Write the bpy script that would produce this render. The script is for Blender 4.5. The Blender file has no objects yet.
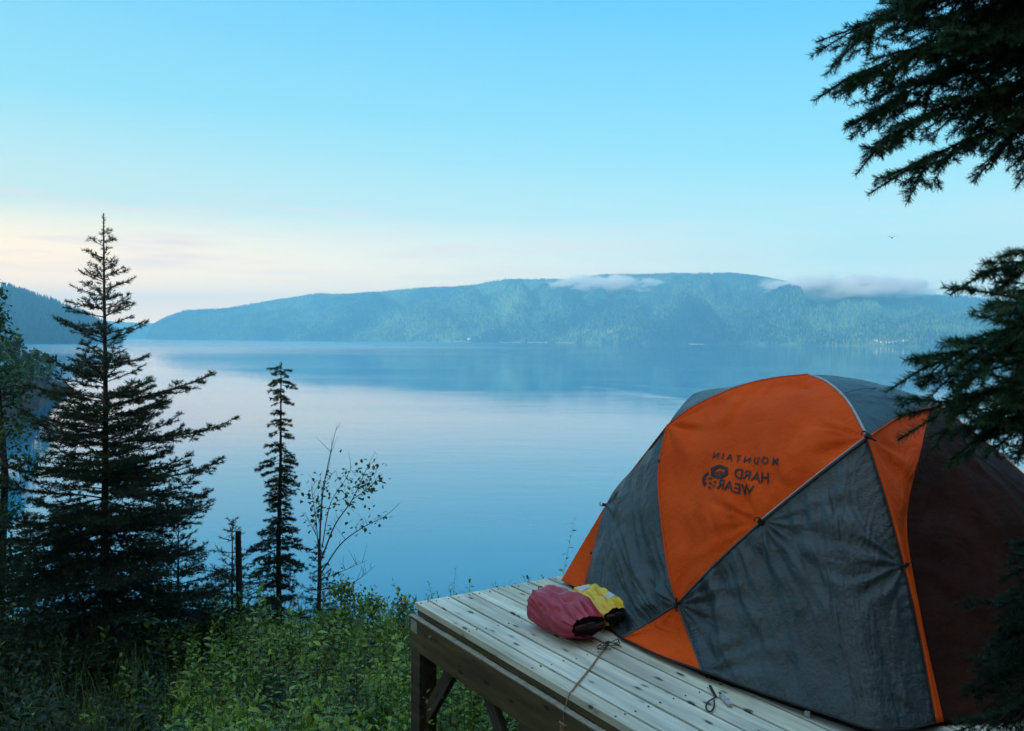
import bpy, bmesh, math, random
import numpy as np
from mathutils import Vector, Matrix, noise
from mathutils.bvhtree import BVHTree
R = math.radians
random.seed(7); rng = np.random.default_rng(11)
scene = bpy.context.scene
COL = scene.collection

# ------------------------------------------------------------------ camera
EYE = 1.57            # eye height over the deck (deck top is z = 0)
WATER = -6.4
F = 850.0
cam_d = bpy.data.cameras.new('camera'); cam = bpy.data.objects.new('camera', cam_d); COL.objects.link(cam)
cam_d.sensor_width = 36; cam_d.lens = F/1024*36
cam_d.clip_start = 0.05; cam_d.clip_end = 60000
cam_d.dof.use_dof = True; cam_d.dof.focus_distance = 5.5; cam_d.dof.aperture_fstop = 8.0
PITCH, ROLL = R(-1.786), R(0.35)
CM = Matrix.Translation((0, 0, EYE)) @ Matrix.Rotation(R(90)+PITCH, 4, 'X') @ Matrix.Rotation(ROLL, 4, 'Z')
cam.matrix_world = CM
scene.camera = cam

# ------------------------------------------------------------------ measuring
def ray(px, py):
    v = Vector(((px-512)/F, -(py-365.5)/F, -1.0))
    return (CM.to_3x3() @ v)
def P(px, py, Y):                      # point at world depth Y
    d = ray(px, py); t = Y/d.y
    return Vector((0, 0, EYE)) + d*t
def PZ(px, py, z):                     # point on a horizontal plane
    d = ray(px, py); t = (z-EYE)/d.z
    return Vector((0, 0, EYE)) + d*t
# ------------------------------------------------------------------ world
SUN_EL, SUN_AZ = R(17), R(-142)      # azimuth measured from +Y towards +X
w = bpy.data.worlds.new('World'); scene.world = w; w.use_nodes = True
nt = w.node_tree; nt.nodes.clear()
def N(nt, t, **k):
    n = nt.nodes.new(t)
    for a, b in k.items(): setattr(n, a, b)
    return n
def L(nt, a, b): nt.links.new(a, b)
def mathn(nt, op, a, b=None, clamp=False):
    m = N(nt, 'ShaderNodeMath', operation=op); m.use_clamp = clamp
    for i, v in enumerate((a, b)):
        if v is None: continue
        if isinstance(v, (int, float)): m.inputs[i].default_value = v
        else: L(nt, v, m.inputs[i])
    return m.outputs[0]
def ramp(nt, fac, stops, interp='LINEAR'):
    r = N(nt, 'ShaderNodeValToRGB'); r.color_ramp.interpolation = interp
    e = r.color_ramp.elements
    while len(e) < len(stops): e.new(0.5)
    for i, (p, c) in enumerate(stops):
        e[i].position = p; e[i].color = tuple(c[:3])+(1,)
    if fac is not None: L(nt, fac, r.inputs[0])
    return r.outputs[0]
def mixc(nt, fac, a, b, mode='MIX'):
    m = N(nt, 'ShaderNodeMix', data_type='RGBA', blend_type=mode)
    for sock, v in ((m.inputs[0], fac), (m.inputs[6], a), (m.inputs[7], b)):
        if isinstance(v, (int, float)): sock.default_value = v
        elif isinstance(v, tuple): sock.default_value = v if len(v) == 4 else v+(1,)
        else: L(nt, v, sock)
    return m.outputs[2]
def s2l(r, g, b):
    return tuple(((c/255+0.055)/1.055)**2.4 if c/255 > 0.04045 else c/255/12.92 for c in (r, g, b))
out = N(nt, 'ShaderNodeOutputWorld'); bg = N(nt, 'ShaderNodeBackground')
L(nt, bg.outputs[0], out.inputs[0])
sky = N(nt, 'ShaderNodeTexSky', sky_type='NISHITA'); sky.sun_disc = False
sky.sun_elevation = SUN_EL; sky.sun_rotation = SUN_AZ; sky.air_density = 1.0; sky.dust_density = 0.6; sky.ozone_density = 2.0
SKY_STRENGTH = 0.10
geo = N(nt, 'ShaderNodeTexCoord'); sep = N(nt, 'ShaderNodeSeparateXYZ'); L(nt, geo.outputs['Generated'], sep.inputs[0])
elev = mathn(nt, 'MULTIPLY', mathn(nt, 'ARCSINE', sep.outputs[2]), 2/math.pi, clamp=True)   # 0 horizon .. 1 zenith
# morning sky: pale at the horizon, clean cyan above
k = 1/SKY_STRENGTH
def kk(c, g=1.0): return tuple(x*g for x in s2l(*c))
SK = 1.0
V_ = .785
def sc3(*c): return tuple(x*V_ for x in c)
cool = ramp(nt, elev, [(0.0, sc3(2.6,1.9,1.0)), (0.06, sc3(.86,1.06,.88)), (0.13, sc3(.35,.84,.98)), (0.27, sc3(.035,.53,1.02)), (0.45, sc3(.05,.40,.90)), (1.0, kk((178,208,226),2.5))])
warm = ramp(nt, elev, [(0.0, sc3(6.0,2.9,.50)), (0.045, sc3(3.0,1.70,.60)), (0.09, sc3(.92,1.04,.84)), (0.16, sc3(.38,.84,.96)), (0.27, sc3(.15,.62,1.02)), (0.45, sc3(.10,.48,.92)), (1.0, kk((178,208,226),2.5))])
side = mathn(nt, 'ADD', mathn(nt, 'MULTIPLY', sep.outputs[0], -1.15), 0.42, clamp=True)
grad = mixc(nt, side, cool, warm)
# behind the camera the low sun whitens the sky
back = mathn(nt, 'ADD', mathn(nt, 'MULTIPLY', sep.outputs[1], -1.1), 0.25, clamp=True)
grad = mixc(nt, back, grad, kk((255,232,206),.60))
# faint pink cloud streaks low on the left
mp = N(nt, 'ShaderNodeMapping'); mp.inputs['Scale'].default_value = (3.0, 3.0, 38.0); L(nt, geo.outputs['Generated'], mp.inputs[0])
cn = N(nt, 'ShaderNodeTexNoise'); cn.inputs['Scale'].default_value = 1.6; cn.inputs['Detail'].default_value = 6; L(nt, mp.outputs[0], cn.inputs[0])
cf = ramp(nt, cn.outputs[0], [(0.50, (0,0,0)), (0.70, (1,1,1))])
band = ramp(nt, elev, [(0.035, (0,0,0)), (0.06, (1,1,1)), (0.085, (.8,.8,.8)), (0.105, (0,0,0))])
cl = mathn(nt, 'MULTIPLY', mathn(nt, 'MULTIPLY', cf, band), mathn(nt, 'ADD', side, 0.18, clamp=True))
grad = mixc(nt, mathn(nt, 'MULTIPLY', cl, 0.75), grad, kk((255,206,190),1.15))
gs = mixc(nt, 1.0, grad, (k,k,k), 'MULTIPLY')
final = mixc(nt, 0.88, sky.outputs[0], gs)
L(nt, final, bg.inputs[0]); bg.inputs[1].default_value = SKY_STRENGTH

# ------------------------------------------------------------------ sun
sd = bpy.data.lights.new('sun', 'SUN'); so = bpy.data.objects.new('sun', sd); COL.objects.link(so)
sd.energy = 3.7; sd.angle = R(1); sd.color = (1.0, 0.86, 0.68)
sdir = Vector((math.sin(SUN_AZ)*math.cos(SUN_EL), math.cos(SUN_AZ)*math.cos(SUN_EL), math.sin(SUN_EL)))
so.rotation_euler = sdir.to_track_quat('Z', 'Y').to_euler()
so.location = (-30, 10, 20)
vs = scene.view_settings
vs.view_transform = 'Standard'; vs.look = 'None'; vs.exposure = 0.46; vs.gamma = 1; vs.use_curve_mapping = False
cy = scene.cycles
cy.max_bounces = 6; cy.transparent_max_bounces = 12; cy.volume_bounces = 4; cy.caustics_reflective = False; cy.caustics_refractive = False

# ------------------------------------------------------------------ helpers
def tag(o, label=None, cat=None, group=None, kind=None):
    if label: o['label'] = label
    if cat: o['category'] = cat
    if group: o['group'] = group
    if kind: o['kind'] = kind
    return o
def thing(name, label, cat, loc=(0,0,0), rz=0.0, group=None):
    o = bpy.data.objects.new(name, None); COL.objects.link(o); o.empty_display_size = .2
    o.location = loc; o.rotation_euler = (0, 0, rz)
    return tag(o, label, cat, group)
def link(name, me, mat, parent=None, smooth=False, rel=True):
    o = bpy.data.objects.new(name, me); COL.objects.link(o)
    if mat is not None: me.materials.append(mat)
    if smooth: me.shade_smooth()
    if parent is not None:
        o.parent = parent
        if rel:      # geometry was given in world coordinates
            bpy.context.view_layer.update()
            o.matrix_parent_inverse = parent.matrix_world.inverted()
    return o
def me_np(name, v, f):
    """v (n,3), f (m,k) constant k"""
    v = np.asarray(v, dtype=np.float32).reshape(-1, 3); f = np.asarray(f, dtype=np.int32)
    m, kk_ = f.shape
    me = bpy.data.meshes.new(name)
    me.vertices.add(len(v)); me.vertices.foreach_set('co', v.ravel())
    me.loops.add(m*kk_); me.loops.foreach_set('vertex_index', f.ravel())
    me.polygons.add(m); me.polygons.foreach_set('loop_start', np.arange(0, m*kk_, kk_, dtype=np.int32))
    me.polygons.foreach_set('loop_total', np.full(m, kk_, dtype=np.int32))
    me.update(calc_edges=True); me.validate()
    return me
class MB:
    """collects boxes / tubes / lofts into one mesh"""
    def __init__(s): s.v = []; s.f = []
    def add(s, v, f):
        b = len(s.v); s.v += [tuple(x) for x in v]; s.f += [tuple(i+b for i in q) for q in f]; return s
    def box(s, c, ax, ay, az):     # centre, half vectors
        c = Vector(c); ax = Vector(ax); ay = Vector(ay); az = Vector(az)
        v = [c+ax*i+ay*j+az*k_ for k_ in (-1,1) for j in (-1,1) for i in (-1,1)]
        return s.add(v, [(0,2,3,1),(4,5,7,6),(0,1,5,4),(2,6,7,3),(0,4,6,2),(1,3,7,5)])
    def tube(s, pts, r, n=8, cap=True):
        pts = [Vector(p) for p in pts]
        rs = r if isinstance(r, (list, tuple)) else [r]*len(pts)
        ref = None; rings = []
        for i, p in enumerate(pts):
            t = (pts[min(i+1, len(pts)-1)]-pts[max(i-1, 0)]).normalized()
            if ref is None:
                ref = t.orthogonal().normalized()
            a = (ref - t*ref.dot(t)).normalized(); ref = a; b = t.cross(a)
            rings.append([p+(a*math.cos(2*math.pi*q/n)+b*math.sin(2*math.pi*q/n))*rs[i] for q in range(n)])
        v = [x for rr in rings for x in rr]; f = []
        for i in range(len(rings)-1):
            for q in range(n):
                f.append((i*n+q, i*n+(q+1)%n, (i+1)*n+(q+1)%n, (i+1)*n+q))
        if cap: f += [tuple(range(n))[::-1], tuple((len(rings)-1)*n+q for q in range(n))]
        return s.add(v, f)
    def mesh(s, name):
        me = bpy.data.meshes.new(name); me.from_pydata(s.v, [], s.f); me.update(); return me
    def build(s, name, mat, parent=None, smooth=False, bevel=0):
        o = link(name, s.mesh(name), mat, parent, smooth)
        if bevel:
            m = o.modifiers.new('bevel', 'BEVEL'); m.width = bevel; m.segments = 2; m.limit_method = 'ANGLE'
        return o
def material(name):
    m = bpy.data.materials.new(name); m.use_nodes = True; t = m.node_tree; t.nodes.clear()
    o = N(t, 'ShaderNodeOutputMaterial'); b = N(t, 'ShaderNodeBsdfPrincipled'); L(t, b.outputs[0], o.inputs[0])
    return m, t, b, o
def noise_tex(t, scale, detail=4, vec=None, rough=.5, mscale=None, coord='Object'):
    tc = N(t, 'ShaderNodeTexCoord'); v = tc.outputs[coord] if vec is None else vec
    if mscale is not None:
        mm = N(t, 'ShaderNodeMapping'); mm.inputs['Scale'].default_value = mscale; L(t, v, mm.inputs[0]); v = mm.outputs[0]
    n = N(t, 'ShaderNodeTexNoise'); n.inputs['Scale'].default_value = scale; n.inputs['Detail'].default_value = detail
    n.inputs['Roughness'].default_value = rough; L(t, v, n.inputs[0]); return n.outputs[0]
def simple(name, c1, c2, scale=6, rough=.8, bump=0.0, bscale=60, spec=.3, metal=0, mscale=None):
    m, t, b, o = material(name)
    n = noise_tex(t, scale, 5, mscale=mscale)
    L(t, ramp(t, n, [(.3, c1), (.7, c2)]), b.inputs['Base Color'])
    b.inputs['Roughness'].default_value = rough; b.inputs['Specular IOR Level'].default_value = spec; b.inputs['Metallic'].default_value = metal
    if bump:
        bp = N(t, 'ShaderNodeBump'); bp.inputs['Strength'].default_value = bump; bp.inputs['Distance'].default_value = .01
        L(t, noise_tex(t, bscale, 4, mscale=mscale), bp.inputs['Height']); L(t, bp.outputs[0], b.inputs['Normal'])
    return m
def leafmat(name, c1, c2, scale=3, trans=.35, rough=.55, spec=.35, zr=None):
    m, t, b, o = material(name)
    n = noise_tex(t, scale, 3)
    gi = N(t, 'ShaderNodeNewGeometry')
    rnd = gi.outputs['Random Per Island']
    f = mathn(t, 'ADD', mathn(t, 'MULTIPLY', n, .9), mathn(t, 'MULTIPLY', rnd, .55))
    c = ramp(t, mathn(t, 'SUBTRACT', f, .25, True), [(.15, c1), (.85, c2)])
    L(t, c, b.inputs['Base Color']); b.inputs['Roughness'].default_value = rough; b.inputs['Specular IOR Level'].default_value = spec
    if trans > 0:
        tr = N(t, 'ShaderNodeBsdfTranslucent'); L(t, c, tr.inputs[0]); mx = N(t, 'ShaderNodeMixShader'); mx.inputs[0].default_value = trans
        L(t, b.outputs[0], mx.inputs[1]); L(t, tr.outputs[0], mx.inputs[2]); L(t, mx.outputs[0], o.inputs[0])
    return m
def fnoise(x, y, z=0.0, oct=4): return noise.fractal(Vector((x, y, z)), 1.0, 2.0, oct)

# ------------------------------------------------------------------ water
m_water, t, b, o_ = material('water')
tc = N(t, 'ShaderNodeTexCoord')
b.inputs['Base Color'].default_value = (*s2l(10, 116, 156), 1)
b.inputs['IOR'].default_value = 1.54; b.inputs['Specular IOR Level'].default_value = .62
# slow bands of calm and ruffled water, long across the view
bandn = noise_tex(t, 1.0, 4, tc.outputs['Object'], .55, (.0016, .011, 1))
bandn2 = noise_tex(t, 1.0, 3, tc.outputs['Object'], .5, (.006, .05, 1))
bb = mathn(t, 'ADD', mathn(t, 'MULTIPLY', bandn, .65), mathn(t, 'MULTIPLY', bandn2, .35))
sw = N(t, 'ShaderNodeSeparateXYZ'); L(t, tc.outputs['Object'], sw.inputs[0])
ruff = mathn(t, 'MULTIPLY', mathn(t, 'MULTIPLY', mathn(t, 'SUBTRACT', sw.outputs[1], 260), 1/500, True), mathn(t, 'ADD', mathn(t, 'MULTIPLY', sw.outputs[0], -1/350), .35, True))
L(t, mathn(t, 'ADD', ramp(t, bb, [(.40, (.01,)*3), (.62, (.08,)*3)]), mathn(t, 'MULTIPLY', ruff, .20)), b.inputs['Roughness'])
h1 = noise_tex(t, 1.0, 5, tc.outputs['Object'], .6, (1.1, 2.6, 1))
h2 = noise_tex(t, 1.0, 3, tc.outputs['Object'], .5, (.12, .35, 1))
hh = mathn(t, 'ADD', mathn(t, 'MULTIPLY', h1, .010), mathn(t, 'MULTIPLY', h2, .05))
bp = N(t, 'ShaderNodeBump'); bp.inputs['Distance'].default_value = 1.0
L(t, ramp(t, bb, [(.38, (.12,)*3), (.64, (.45,)*3)]), bp.inputs['Strength']); 
# wake left by a boat that has passed: two low ridges running away from each other
sx_ = N(t, 'ShaderNodeSeparateXYZ'); L(t, tc.outputs['Object'], sx_.inputs[0])
def ridge(p0, p1, w_):
    dx, dy = p1[0]-p0[0], p1[1]-p0[1]; ln = math.hypot(dx, dy); nx, ny = -dy/ln, dx/ln
    c = nx*p0[0]+ny*p0[1]
    d_ = mathn(t, 'SUBTRACT', mathn(t, 'ADD', mathn(t, 'MULTIPLY', sx_.outputs[0], nx), mathn(t, 'MULTIPLY', sx_.outputs[1], ny)), c)
    d_ = mathn(t, 'ADD', d_, mathn(t, 'MULTIPLY', mathn(t, 'SUBTRACT', bandn2, .5), w_*3))
    g_ = mathn(t, 'POWER', 2.718, mathn(t, 'MULTIPLY', mathn(t, 'MULTIPLY', d_, d_), -1/(w_*w_)))
    al = mathn(t, 'ADD', mathn(t, 'MULTIPLY', sx_.outputs[0], dx/ln), mathn(t, 'MULTIPLY', sx_.outputs[1], dy/ln))
    a0 = (dx*p0[0]+dy*p0[1])/ln
    m0 = mathn(t, 'MULTIPLY', mathn(t, 'SUBTRACT', al, a0), .03, True)
    return mathn(t, 'MULTIPLY', g_, m0)
def wpt(px, py): d_ = ray(px, py); k_ = (WATER-EYE)/d_.z; return (d_.x*k_, d_.y*k_)
wk = mathn(t, 'ADD', ridge(wpt(560, 380.5), wpt(720, 404), 3.0), ridge(wpt(560, 379.5), wpt(780, 393), 4.0))
hh = mathn(t, 'ADD', hh, mathn(t, 'MULTIPLY', wk, .16))
L(t, hh, bp.inputs['Height']); L(t, bp.outputs[0], b.inputs['Normal'])
v = [(-5900, 5, WATER), (5900, 5, WATER), (5900, 4580, WATER), (-5900, 4580, WATER)]
me = bpy.data.meshes.new('water'); me.from_pydata(v, [], [(0,1,2,3)]); water = link('water', me, m_water); tag(water, kind='structure')

# ------------------------------------------------------------------ far hills
def forest_hill_mat(name, c1, c2, c3, sc=1.0):
    m, t, b, o = material(name)
    n1 = noise_tex(t, .0045*sc, 5); n2 = noise_tex(t, .035*sc, 4)
    f = mathn(t, 'ADD', mathn(t, 'MULTIPLY', n1, .65), mathn(t, 'MULTIPLY', n2, .4))
    L(t, ramp(t, f, [(.38, c1), (.52, c2), (.66, c3)]), b.inputs['Base Color'])
    b.inputs['Roughness'].default_value = .95; b.inputs['Specular IOR Level'].default_value = .05
    return m
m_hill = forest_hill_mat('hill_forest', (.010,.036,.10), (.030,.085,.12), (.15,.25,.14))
m_hill2 = forest_hill_mat('near_hill_forest', (.003,.036,.085), (.006,.050,.105), (.010,.060,.115), 2)  # blue of the haze is put into this forest colour
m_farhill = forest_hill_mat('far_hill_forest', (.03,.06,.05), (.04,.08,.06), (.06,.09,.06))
def interp(tab, x):
    xs, ys = zip(*tab); return float(np.interp(x, xs, ys))
def make_hill(name, crest, shore, depth, mat, amp, nx=300, nj=46, seed=0, power=.75):
    x0, x1 = crest[0][0], crest[-1][0]
    pts = []; shore_z = WATER-3
    for i in range(nx+1):
        px = x0+(x1-x0)*i/nx
        Ds = interp(shore, px); Dc = Ds+interp(depth, px) if isinstance(depth, list) else Ds+depth
        cr = P(px, interp(crest, px), Dc); zc = cr.z-WATER
        for j in range(nj+1):
            s = j/nj
            if s <= .8:
                q = s/.8; Dy = Ds+(Dc-Ds)*q; h = q**power
                # gullies that run downhill
                g = noise.ridged_multi_fractal(Vector((px*.012+seed, q*.9, seed)), 1.0, 2.0, 4, 1.0, 2.0) if False else fnoise(px*.022+seed+q*.6, q*1.3, seed, 5)
                h += g*amp*math.sin(min(q, 1)*math.pi)**.8*.9
                z = WATER-3+(zc+3)*max(h, 0); lim = EYE+(WATER+zc-EYE)*Dy/Dc*(.90+.10*q); z = z if z < lim else lim-(z-lim)*.15
                lat = fnoise(px*.03, seed+5, q*.5, 3)*.02
            else:
                q = (s-.8)/.2; Dy = Dc+q*depth_v*1.2 if False else Dc+q*700; z = WATER+zc*(1-q**1.5)-3*q; lat = 0
            Xc = (cr.x/Dc)*Dy*(1+0*lat)
            pts.append((Xc, Dy, z))
    n = nj+1; f = []
    for i in range(nx):
        for j in range(nj):
            f.append((i*n+j, (i+1)*n+j, (i+1)*n+j+1, i*n+j+1))
    me = me_np(name, pts, f)
    o = link(name, me, mat, smooth=True); tag(o, kind='structure')
    return o, np.array(pts).reshape(nx+1, n, 3)
main_crest = [(146,339),(152,326),(165,318),(185,311),(225,309),(255,304),(290,299),(320,294),(350,295),(400,290),(440,288),(455,288),(480,284),(510,279),(550,280),(575,281),(600,276),(630,275),(700,274),(730,274),(755,277),(790,283),(830,290),(900,295),(960,297),(1024,303),(1120,308),(1250,316),(1400,330)]
main_shore = [(146,2600),(500,1950),(900,1330),(1024,1200),(1400,950)]
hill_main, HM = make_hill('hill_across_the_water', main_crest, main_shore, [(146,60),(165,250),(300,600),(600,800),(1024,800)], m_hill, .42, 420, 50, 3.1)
left_crest = [(-560,250),(-300,262),(-120,270),(-40,279),(0,288),(30,297),(60,307),(90,320),(110,331),(122,338)]
left_shore = [(-560,420),(-100,700),(60,860),(122,960)]
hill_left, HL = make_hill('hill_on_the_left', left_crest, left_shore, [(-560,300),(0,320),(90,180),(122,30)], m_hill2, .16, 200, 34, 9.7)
far_crest = [(-60,322),(20,320),(60,316),(90,319),(120,322),(150,323),(170,325),(200,331),(230,337)]
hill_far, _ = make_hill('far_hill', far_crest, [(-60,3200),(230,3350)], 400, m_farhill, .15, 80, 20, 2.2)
# forest that fades into one mass on the slopes: small cones
def forest(name, G, count, hmin, hmax, mat, seed, edge=0.0):
    r = np.random.default_rng(seed); nx, nj, _ = G.shape
    jm = int((nj-1)*.8)
    i = r.uniform(0, nx-1.001, count); j = r.uniform(.3, jm-.001, count)
    ne = int(count*edge); j[:ne] = jm-r.uniform(0, 1.2, ne)
    i0 = i.astype(int); j0 = j.astype(int); fi = (i-i0)[:,None]; fj = (j-j0)[:,None]
    p = (G[i0,j0]*(1-fi)+G[i0+1,j0]*fi)*(1-fj)+(G[i0,j0+1]*(1-fi)+G[i0+1,j0+1]*fi)*fj
    p = p[p[:,2] > WATER+.8]; n = len(p)
    h = r.uniform(hmin, hmax, n); rad = h*r.uniform(.16, .26, n)
    k_ = 5; a = (np.arange(k_)/k_*2*np.pi)[None,:]+r.uniform(0,6,n)[:,None]
    base = np.stack([p[:,0:1]+np.cos(a)*rad[:,None], p[:,1:2]+np.sin(a)*rad[:,None], np.repeat(p[:,2:3]-.5, k_, 1)], -1)
    top = p+np.stack([np.zeros(n), np.zeros(n), h], -1)
    V = np.concatenate([base, top[:,None,:]], 1).reshape(-1,3)
    ids = np.arange(n)[:,None]*(k_+1)
    T = np.concatenate([np.stack([ids[:,0]+q, ids[:,0]+(q+1)%k_, ids[:,0]+k_], -1) for q in range(k_)], 0)
    o = link(name, me_np(name, V, T), mat); tag(o, kind='stuff', label=None); return o
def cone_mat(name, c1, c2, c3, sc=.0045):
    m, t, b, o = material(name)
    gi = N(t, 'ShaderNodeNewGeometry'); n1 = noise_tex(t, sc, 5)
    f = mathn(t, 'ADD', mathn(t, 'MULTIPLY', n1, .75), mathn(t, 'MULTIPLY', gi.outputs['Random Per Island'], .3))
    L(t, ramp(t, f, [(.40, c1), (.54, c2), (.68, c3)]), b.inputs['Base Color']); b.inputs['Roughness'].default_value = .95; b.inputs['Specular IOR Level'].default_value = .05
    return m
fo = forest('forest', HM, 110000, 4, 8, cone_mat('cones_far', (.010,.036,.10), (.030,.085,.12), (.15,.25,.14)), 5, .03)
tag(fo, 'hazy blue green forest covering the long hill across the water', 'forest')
fo = forest('forest', HL, 9000, 6, 12, cone_mat('cones_left', (.003,.036,.08), (.006,.048,.10), (.010,.058,.11), .01), 6, .12)  # cones carry the same painted haze blue as the hill
tag(fo, 'forest covering the steep hill at the left edge, haze blue put into its dark colour', 'forest')

# haze: one closed box of even air
mh = bpy.data.materials.new('haze'); mh.use_nodes = True; t = mh.node_tree; t.nodes.clear()
oo = N(t, 'ShaderNodeOutputMaterial'); pv = N(t, 'ShaderNodeVolumePrincipled'); L(t, pv.outputs[0], oo.inputs['Volume'])
pv.inputs['Color'].default_value = (.26, .74, 1.0, 1); pv.inputs['Density'].default_value = .00040; pv.inputs['Anisotropy'].default_value = 0
mb = MB(); mb.box((0, 1800, 98), (6000, 0, 0), (0, 2800, 0), (0, 0, 122)); hz = mb.build('haze', mh); tag(hz, 'pale blue morning haze over the water', 'haze', kind='stuff')

# low cloud wisps lying against the ridge
def cloud(name, label, c, size, dens, seed, thr=.5):
    m = bpy.data.materials.new('cloud_mist'); m.use_nodes = True; t = m.node_tree; t.nodes.clear()
    oo = N(t, 'ShaderNodeOutputMaterial'); pv = N(t, 'ShaderNodeVolumePrincipled'); L(t, pv.outputs[0], oo.inputs['Volume'])
    pv.inputs['Color'].default_value = (1.0, .95, .93, 1); pv.inputs['Anisotropy'].default_value = .1
    tc = N(t, 'ShaderNodeTexCoord'); mm = N(t, 'ShaderNodeMapping'); mm.inputs['Location'].default_value = (seed, seed*2, seed*.5)
    mm.inputs['Scale'].default_value = (size[0]/55, size[1]/120, size[2]/22); L(t, tc.outputs['Object'], mm.inputs[0])
    n = N(t, 'ShaderNodeTexNoise'); n.inputs['Scale'].default_value = 1.0; n.inputs['Detail'].default_value = 4; n.inputs['Roughness'].default_value = .55; L(t, mm.outputs[0], n.inputs[0])
    ln = N(t, 'ShaderNodeVectorMath', operation='LENGTH'); L(t, tc.outputs['Object'], ln.inputs[0])
    fall = mathn(t, 'SUBTRACT', 1.0, mathn(t, 'POWER', ln.outputs['Value'], 1.6), True)
    d = mathn(t, 'SUBTRACT', mathn(t, 'ADD', mathn(t, 'MULTIPLY', n.outputs[0], 1.0), mathn(t, 'MULTIPLY', fall, .45)), thr+.2, True)
    L(t, mathn(t, 'MULTIPLY', mathn(t, 'MULTIPLY', d, fall), dens), pv.inputs['Density'])
    bm = bmesh.new(); bmesh.ops.create_icosphere(bm, subdivisions=3, radius=1.0); me = bpy.data.meshes.new(name); bm.to_mesh(me); bm.free()
    o = link(name, me, m); o.location = c; o.scale = size; tag(o, label, 'cloud', 'low clouds along the ridge', kind='stuff')
    return o
cl1 = P(606, 284, 2260); cloud('low_cloud', 'small white wisp of cloud lying on the middle of the long ridge', cl1, (190, 90, 32), .70, 1.3, .47)
cl2 = P(845, 287, 1840); cloud('low_cloud', 'long pinkish bank of cloud over the right end of the long ridge', cl2, (240, 100, 32), .70, 4.7, .44)

# far shore: pale beach strips and small houses
m_beach = simple('pale_shore_rock', (.35,.3,.25), (.6,.52,.42), .05)
m_white = simple('white_wall_paint', (.7,.7,.68), (.85,.85,.83), .5)
m_roof = simple('house_roof', (.12,.08,.07), (.2,.17,.16), .5)
m_glass = simple('dark_glass', (.02,.03,.04), (.04,.05,.06), 2, rough=.15)
r_ = random.Random(3)
strips = [(415,470,2),(500,520,1.6),(528,548,2.2),(556,575,1.5),(690,706,1.6)]
mb = MB()
for x0, x1, hh_ in strips:
    xs = np.linspace(x0, x1, 8)
    for a, c in zip(xs[:-1], xs[1:]):
        D = interp(main_shore, (a+c)/2)-4
        p0 = P(a, 340, D); p1 = P(c, 340, D)
        h = hh_*r_.uniform(.2, .8); mid = (p0+p1)/2; hw = (p1-p0)/2
        # a sloping wedge of pale rock
        vv = [(p0.x, D-8, WATER-1), (p1.x, D-8, WATER-1), (p1.x, D+9, WATER+h*r_.uniform(.6,1)), (p0.x, D+9, WATER+h), (p0.x, D+9, WATER-1), (p1.x, D+9, WATER-1)]
        mb.add(vv, [(0,1,2,3), (0,3,4), (1,5,2), (3,2,5,4), (0,4,5,1)])
sb = mb.build('far_beach', m_beach); tag(sb, kind='structure')
def house(x, y, z, wd, dp, h, label, rz=0, group=None):
    t_ = thing('house', label, 'house', (x, y, z), rz, group)
    mb = MB(); mb.box((0,0,h/2), (wd/2,0,0), (0,dp/2,0), (0,0,h/2)); a = mb.build('wall', m_white); a.parent = t_
    mb = MB(); e = .5
    mb.add([(-wd/2-e,-dp/2-e,h),(wd/2+e,-dp/2-e,h),(wd/2+e,dp/2+e,h),(-wd/2-e,dp/2+e,h),(-wd/2-e,0,h+dp*.35),(wd/2+e,0,h+dp*.35)], [(0,1,5,4),(2,3,4,5),(0,4,3),(1,2,5),(3,2,1,0)])
    a = mb.build('roof', m_roof); a.parent = t_
    for wx in (-.28, .28):
        mb = MB(); mb.box((wd*wx, -dp/2-.03, h*.55), (wd*.09,0,0), (0,.05,0), (0,0,h*.17)); a = mb.build('window', m_glass); a.parent = t_
    return t_
hx = [(876,5),(882,6),(888,9),(894,7),(899,6),(905,8)]
names = ['leftmost white house of the far shore village', 'second white house from the left in the far village', 'wide white house in the middle of the far village', 'white house just right of the wide one in the far village', 'second white house from the right in the far village', 'rightmost white house of the far village']
for (px, wd), lb in zip(hx, names):
    D = interp(main_shore, px)+26
    G = HM; p = P(px, 341, D)
    ii = min(int((px-146)/(1400-146)*420), 419); row = HM[ii]; zz = float(np.interp(D, row[:,1], row[:,2]))
    house(p.x, D, zz-.3, wd, 6, 3.6, lb, group='white houses on the far shore')
D = interp(main_shore, 469)+18; p = P(469, 341, D); ii = int((469-146)/(1400-146)*420); zz = float(np.interp(D, HM[ii][:,1], HM[ii][:,2]))
house(p.x, D, zz-.3, 8, 7, 5, 'lone pale house at the right end of the far beach')

# ------------------------------------------------------------------ near ground
def ground_z(x, y):
    # bench near the camera, steep bank to the water
    tab = [(-130, 62.0), (-60, 30.0), (-22, 8.5), (-8, 1.6), (-2, .25), (0, -.05), (2, -.65), (4, -1.15), (6, -1.45), (9, -1.75), (10.5, -2.2), (13, -4.2), (16.5, -6.7), (24, -9), (80, -14)]  # unseen rise behind the camera is shaped to block the low sun
    yy = y - .35*max(x, 0)*math.exp(-((y-3)/5)**2) + (0.25*(-x-3) if x < -3 else 0)*.6
    z = interp(tab, yy)
    z += .16*fnoise(x*.35, y*.35, 1.0, 4)
    if x > 0: z += min(.35*x, 1.4)*max(0, 1-max(y, 0)/3.2)*.35
    return z
n = 150; xs = np.concatenate([np.linspace(-130,-14,24), np.linspace(-13,10,110), np.linspace(11,100,24)]); ys = np.concatenate([np.linspace(-130,-4,30), np.linspace(-3.6,14,90), np.linspace(14.5,60,24)])
V = [(x, y, ground_z(x, y)) for x in xs for y in ys]; ny = len(ys)
Fc = [(i*ny+j, (i+1)*ny+j, (i+1)*ny+j+1, i*ny+j+1) for i in range(len(xs)-1) for j in range(ny-1)]
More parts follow.
